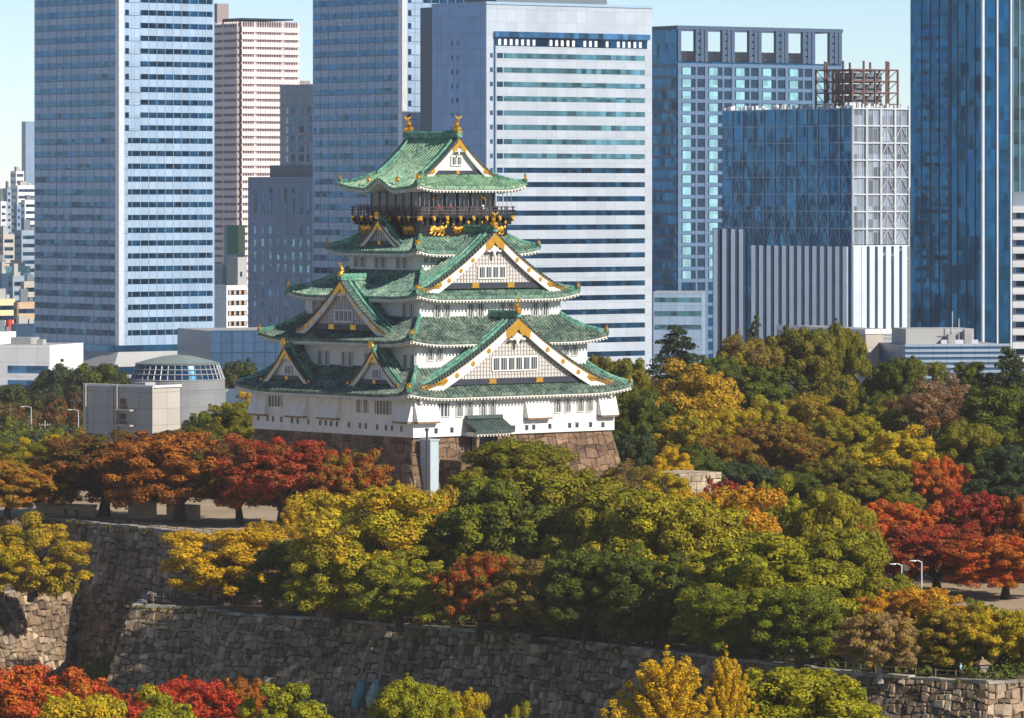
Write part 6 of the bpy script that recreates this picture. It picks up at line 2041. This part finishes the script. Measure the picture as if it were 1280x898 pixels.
# ruined stone base right of the keep
root = empty('ruined_stone_base', gpos(853, 712), R(40), 'small lit stone base between the treetops right of the castle', 'stone wall')
sm, gm_ = MB(), MB()
cb = [(-4.2, -4), (4.2, -4), (4.2, 4), (-4.2, 4)]
for i in range(4):
    j = (i + 1) % 4
    stone_face(sm, gm_, (*cb[i], 0), (*cb[j], 0), (cb[j][0] * .93, cb[j][1] * .93, 5.6), (cb[i][0] * .93, cb[i][1] * .93, 5.6), 1.6, 1.0, 60 + i, .1, corner=True)
sm.box(-3.95, 3.95, -3.8, 3.8, 5.61, 5.9, c=.9)
M['pale_stone'] = stone_mat('pale_base_stone', [(0.40, 0.31, 0.21), (0.50, 0.40, 0.28), (0.58, 0.47, 0.34)])
sm.build('stone_facing', M['pale_stone'], root); gm_.build('joint_backing', M['gap'], root)

# leaning poles and wrapped boats on the moat wall
nW = Vector((-.69, -.72, 0))
def wall_pt(px, z):
    a, c = Vector((-20.7, 628)), Vector((0, 609))
    best = None
    for q in range(201):
        p = a.lerp(c, q / 200 * 1.0); p3 = Vector((p.x, p.y, 0)) + nW * ((-8 - z) * .33 + .75)
        e_ = abs(640 + F * p3.x / p3.y - px)
        if best is None or e_ < best[0]: best = (e_, p3)
    return best[1] + Vector((0, 0, z))
for pa, za, pb, zb, lab in ((464, -9.4, 434, -19.6, 'long pale pole leaning on the moat wall, left of two'), (483, -9.6, 468, -17.5, 'shorter pale pole leaning on the moat wall, right of two')):
    b = MB(); b.tube([wall_pt(pa, za), wall_pt((pa + pb) / 2, (za + zb) / 2), wall_pt(pb, zb)], .13, 7)
    for q in range(1, 9):
        p = wall_pt(pa + (pb - pa) * q / 9, za + (zb - za) * q / 9); b.ell(p, (.2, .2, .12), 6, 4)
    tag(b.build('leaning_pole', M['cap_stone']), lab, 'pole')
M['teal_tarp'] = mat('teal_tarp', (0.06, 0.24, 0.28), .5, var=.4, scale=1.5)
M['pale_tarp'] = mat('pale_green_tarp', (0.28, 0.42, 0.34), .5, var=.4, scale=1.5)
for pa, za, pb, zb, m_, lab in ((461, -14.2, 448, -17.9, 'teal_tarp', 'teal wrapped rowing boat stood on end at the moat wall'), (477, -14.2, 466, -17.6, 'pale_tarp', 'pale green wrapped rowing boat stood on end at the moat wall')):
    A_, B_ = wall_pt(pa, za) + nW * .7, wall_pt(pb, zb) + nW * .7
    root = empty('wrapped_boat', A_, 0, lab, 'boat')
    b = MB(); rp_ = MB()
    prof = [(0, .08), (.08, .38), (.22, .6), (.45, .7), (.7, .66), (.88, .5), (1, .35)]
    pts = [A_.lerp(B_, t) - A_ for t, _ in prof]
    b.tube(pts, [r for _, r in prof], 10)
    for t in (.2, .4, .6, .8):
        rr0 = np.interp(t, [p[0] for p in prof], [p[1] for p in prof])
        c0 = A_.lerp(B_, t) - A_; dd = (B_ - A_).normalized()
        rp_.tube([c0 - dd * .05, c0 + dd * .05], rr0 + .03, 10)
    b.build('hull', M[m_], root, smooth=True); rp_.build('rope', M['cap_stone'], root)
# boulder and bench and pedestal
def boulder(px, Y, z, r, label):
    b = MB(); b.ell((0, 0, 0), (r * 1.2, r, r * .9), 9, 7)
    rb = random.Random(int(px)); b.v = [tuple(c * rb.uniform(.85, 1.12) for c in v) for v in b.v]
    o = b.build('boulder', M['keep_stone']); o.location = gpos(px, Y, z + r * .5); tag(o, label, 'rock')
boulder(410, 631, -8, 1.3, 'reddish boulder on the wall edge below the tall yellow green tree')
boulder(1140, 566, -8, .9, 'grey brown boulder at the wall edge under the orange and yellow tree')
M['green_paint'] = mat('green_paint', (.03, .22, .12), .5)
for px, lab in ((1079, 'green park bench left of the pale trunk'), (1105, 'green park bench right of the pale trunk')):
    root = empty('park_bench', gpos(px, 562, -8), R(-40), lab, 'bench', 'green park benches')
    b = MB(); [b.box(-.9, .9, -.25 + i * .17, -.12 + i * .17, .42, .47) for i in range(3)]; b.build('seat', M['green_paint'], root)
    b = MB(); [b.box(-.9, .9, .26, .3, .55 + i * .17, .68 + i * .17) for i in range(2)]; b.build('backrest', M['green_paint'], root)
    for x in (-.75, .7):
        b = MB(); b.box(x, x + .06, -.22, -.16, 0, .42); b.box(x, x + .06, .22, .28, 0, .9); b.build('leg', M['dark_metal'], root)
root = empty('stone_lantern', gpos(1228, 556, -8), R(20), 'squat stone lantern at the right end of the moat wall', 'lantern')
b = MB(); b.box(-.7, .7, -.7, .7, 0, .35); b.box(-.35, .35, -.35, .35, .35, 1.1); b.build('pedestal', M['cap_stone'], root)
b = MB(); b.box(-.5, .5, -.5, .5, 1.11, 1.5); b.build('light_box', M['cap_stone'], root)
b = MB(); b.hexa([(-.75, -.75, 1.51), (.75, -.75, 1.51), (.75, .75, 1.51), (-.75, .75, 1.51), (-.25, -.25, 2.0), (.25, -.25, 2.0), (.25, .25, 2.0), (-.25, .25, 2.0)]); b.ell((0, 0, 2.1), (.18, .18, .22), 8, 5); b.build('cap_roof', M['moat_stone'], root)

# lamps and poles
def lamp_post(px, Y, z, ytop, label, arm=1.4, group=None):
    h = zpx(ytop, Y) - z
    root = empty('lamp_post', gpos(px, Y, z), 0, label, 'lamp post', group)
    b = MB(); b.tube([(0, 0, 0), (0, 0, h * .5), (0, 0, h)], [.14, .11, .09], 7); b.build('pole', M['frame_silver'], root)
    b = MB(); b.tube([(0, 0, h - .1), (-arm * .6, 0, h + .12), (-arm, 0, h + .1)], .06, 6); b.build('arm', M['frame_silver'], root)
    b = MB(); b.ell((-arm - .3, 0, h + .06), (.5, .22, .12), 10, 6); b.build('lamp_head', M['frame_silver'], root)
lamp_post(39, 960, -20, 509, 'slim lamp post before the rust coloured tree at left')
lamp_post(98, 950, -20, 513, 'thick pale lamp post beside the beige block')
lamp_post(1127, 628, -8, 706, 'white lamp post left of two under the dark red maple', .8)
lamp_post(1152, 632, -8, 702, 'white lamp post right of two under the dark red maple', .8)
root = empty('utility_pole', gpos(56, 955, -20), 0, 'pale utility pole with three crossarms at left', 'utility pole')
h = zpx(526, 955) + 20
b = MB(); b.tube([(0, 0, 0), (0, 0, h)], [.22, .15], 8); b.build('pole', M['cap_stone'], root)
for q in (.9, 2.0, 3.1):
    b = MB(); b.box(-1.1, 1.1, -.08, .08, h - q, h - q + .14); [b.ell((x, 0, h - q + .25), (.1, .1, .16), 6, 4) for x in (-1, -.5, .5, 1)]; b.build('crossarm', M['cap_stone'], root)
# white event tent among the maples
root = empty('canopy_tent', gpos(1138, 700, -8), R(15), 'white canopy tent half hidden behind the maples on the right', 'tent')
for x in (-3, 2.9):
    for y in (-2, 1.9):
        b = MB(); b.box(x, x + .1, y, y + .1, 0, 2.6); b.build('leg', M['frame_silver'], root)
b = MB(); b.hexa([(-3.2, -2.2, 2.6), (3.2, -2.2, 2.6), (3.2, 2.2, 2.6), (-3.2, 2.2, 2.6), (-2.4, -.08, 4.0), (2.4, -.08, 4.0), (2.4, .08, 4.0), (-2.4, .08, 4.0)]); b.build('canopy', M['white_conc'], root)
# ------------------------------------------------------------------ haze
hb = MB(); hb.box(-9100, 9100, -80, 9300, -21.5, 132)
hz_o = hb.build('haze', [], None) if False else None
me = bpy.data.meshes.new('haze')
me.from_pydata(hb.v, [], hb.f)
hm = bpy.data.materials.new('haze_air'); hm.use_nodes = True
nt = hm.node_tree
for nd in list(nt.nodes):
    if nd.type == 'BSDF_PRINCIPLED': nt.nodes.remove(nd)
pv = nt.nodes.new('ShaderNodeVolumePrincipled')
pv.inputs['Color'].default_value = (1.0, 0.95, 0.95, 1)
pv.inputs['Density'].default_value = 0.000036
pv.inputs['Anisotropy'].default_value = -0.5
nt.links.new(pv.outputs[0], nt.nodes['Material Output'].inputs['Volume'])
me.materials.append(hm)
hz_o = bpy.data.objects.new('haze', me); link(hz_o); tag(hz_o, kind='stuff')
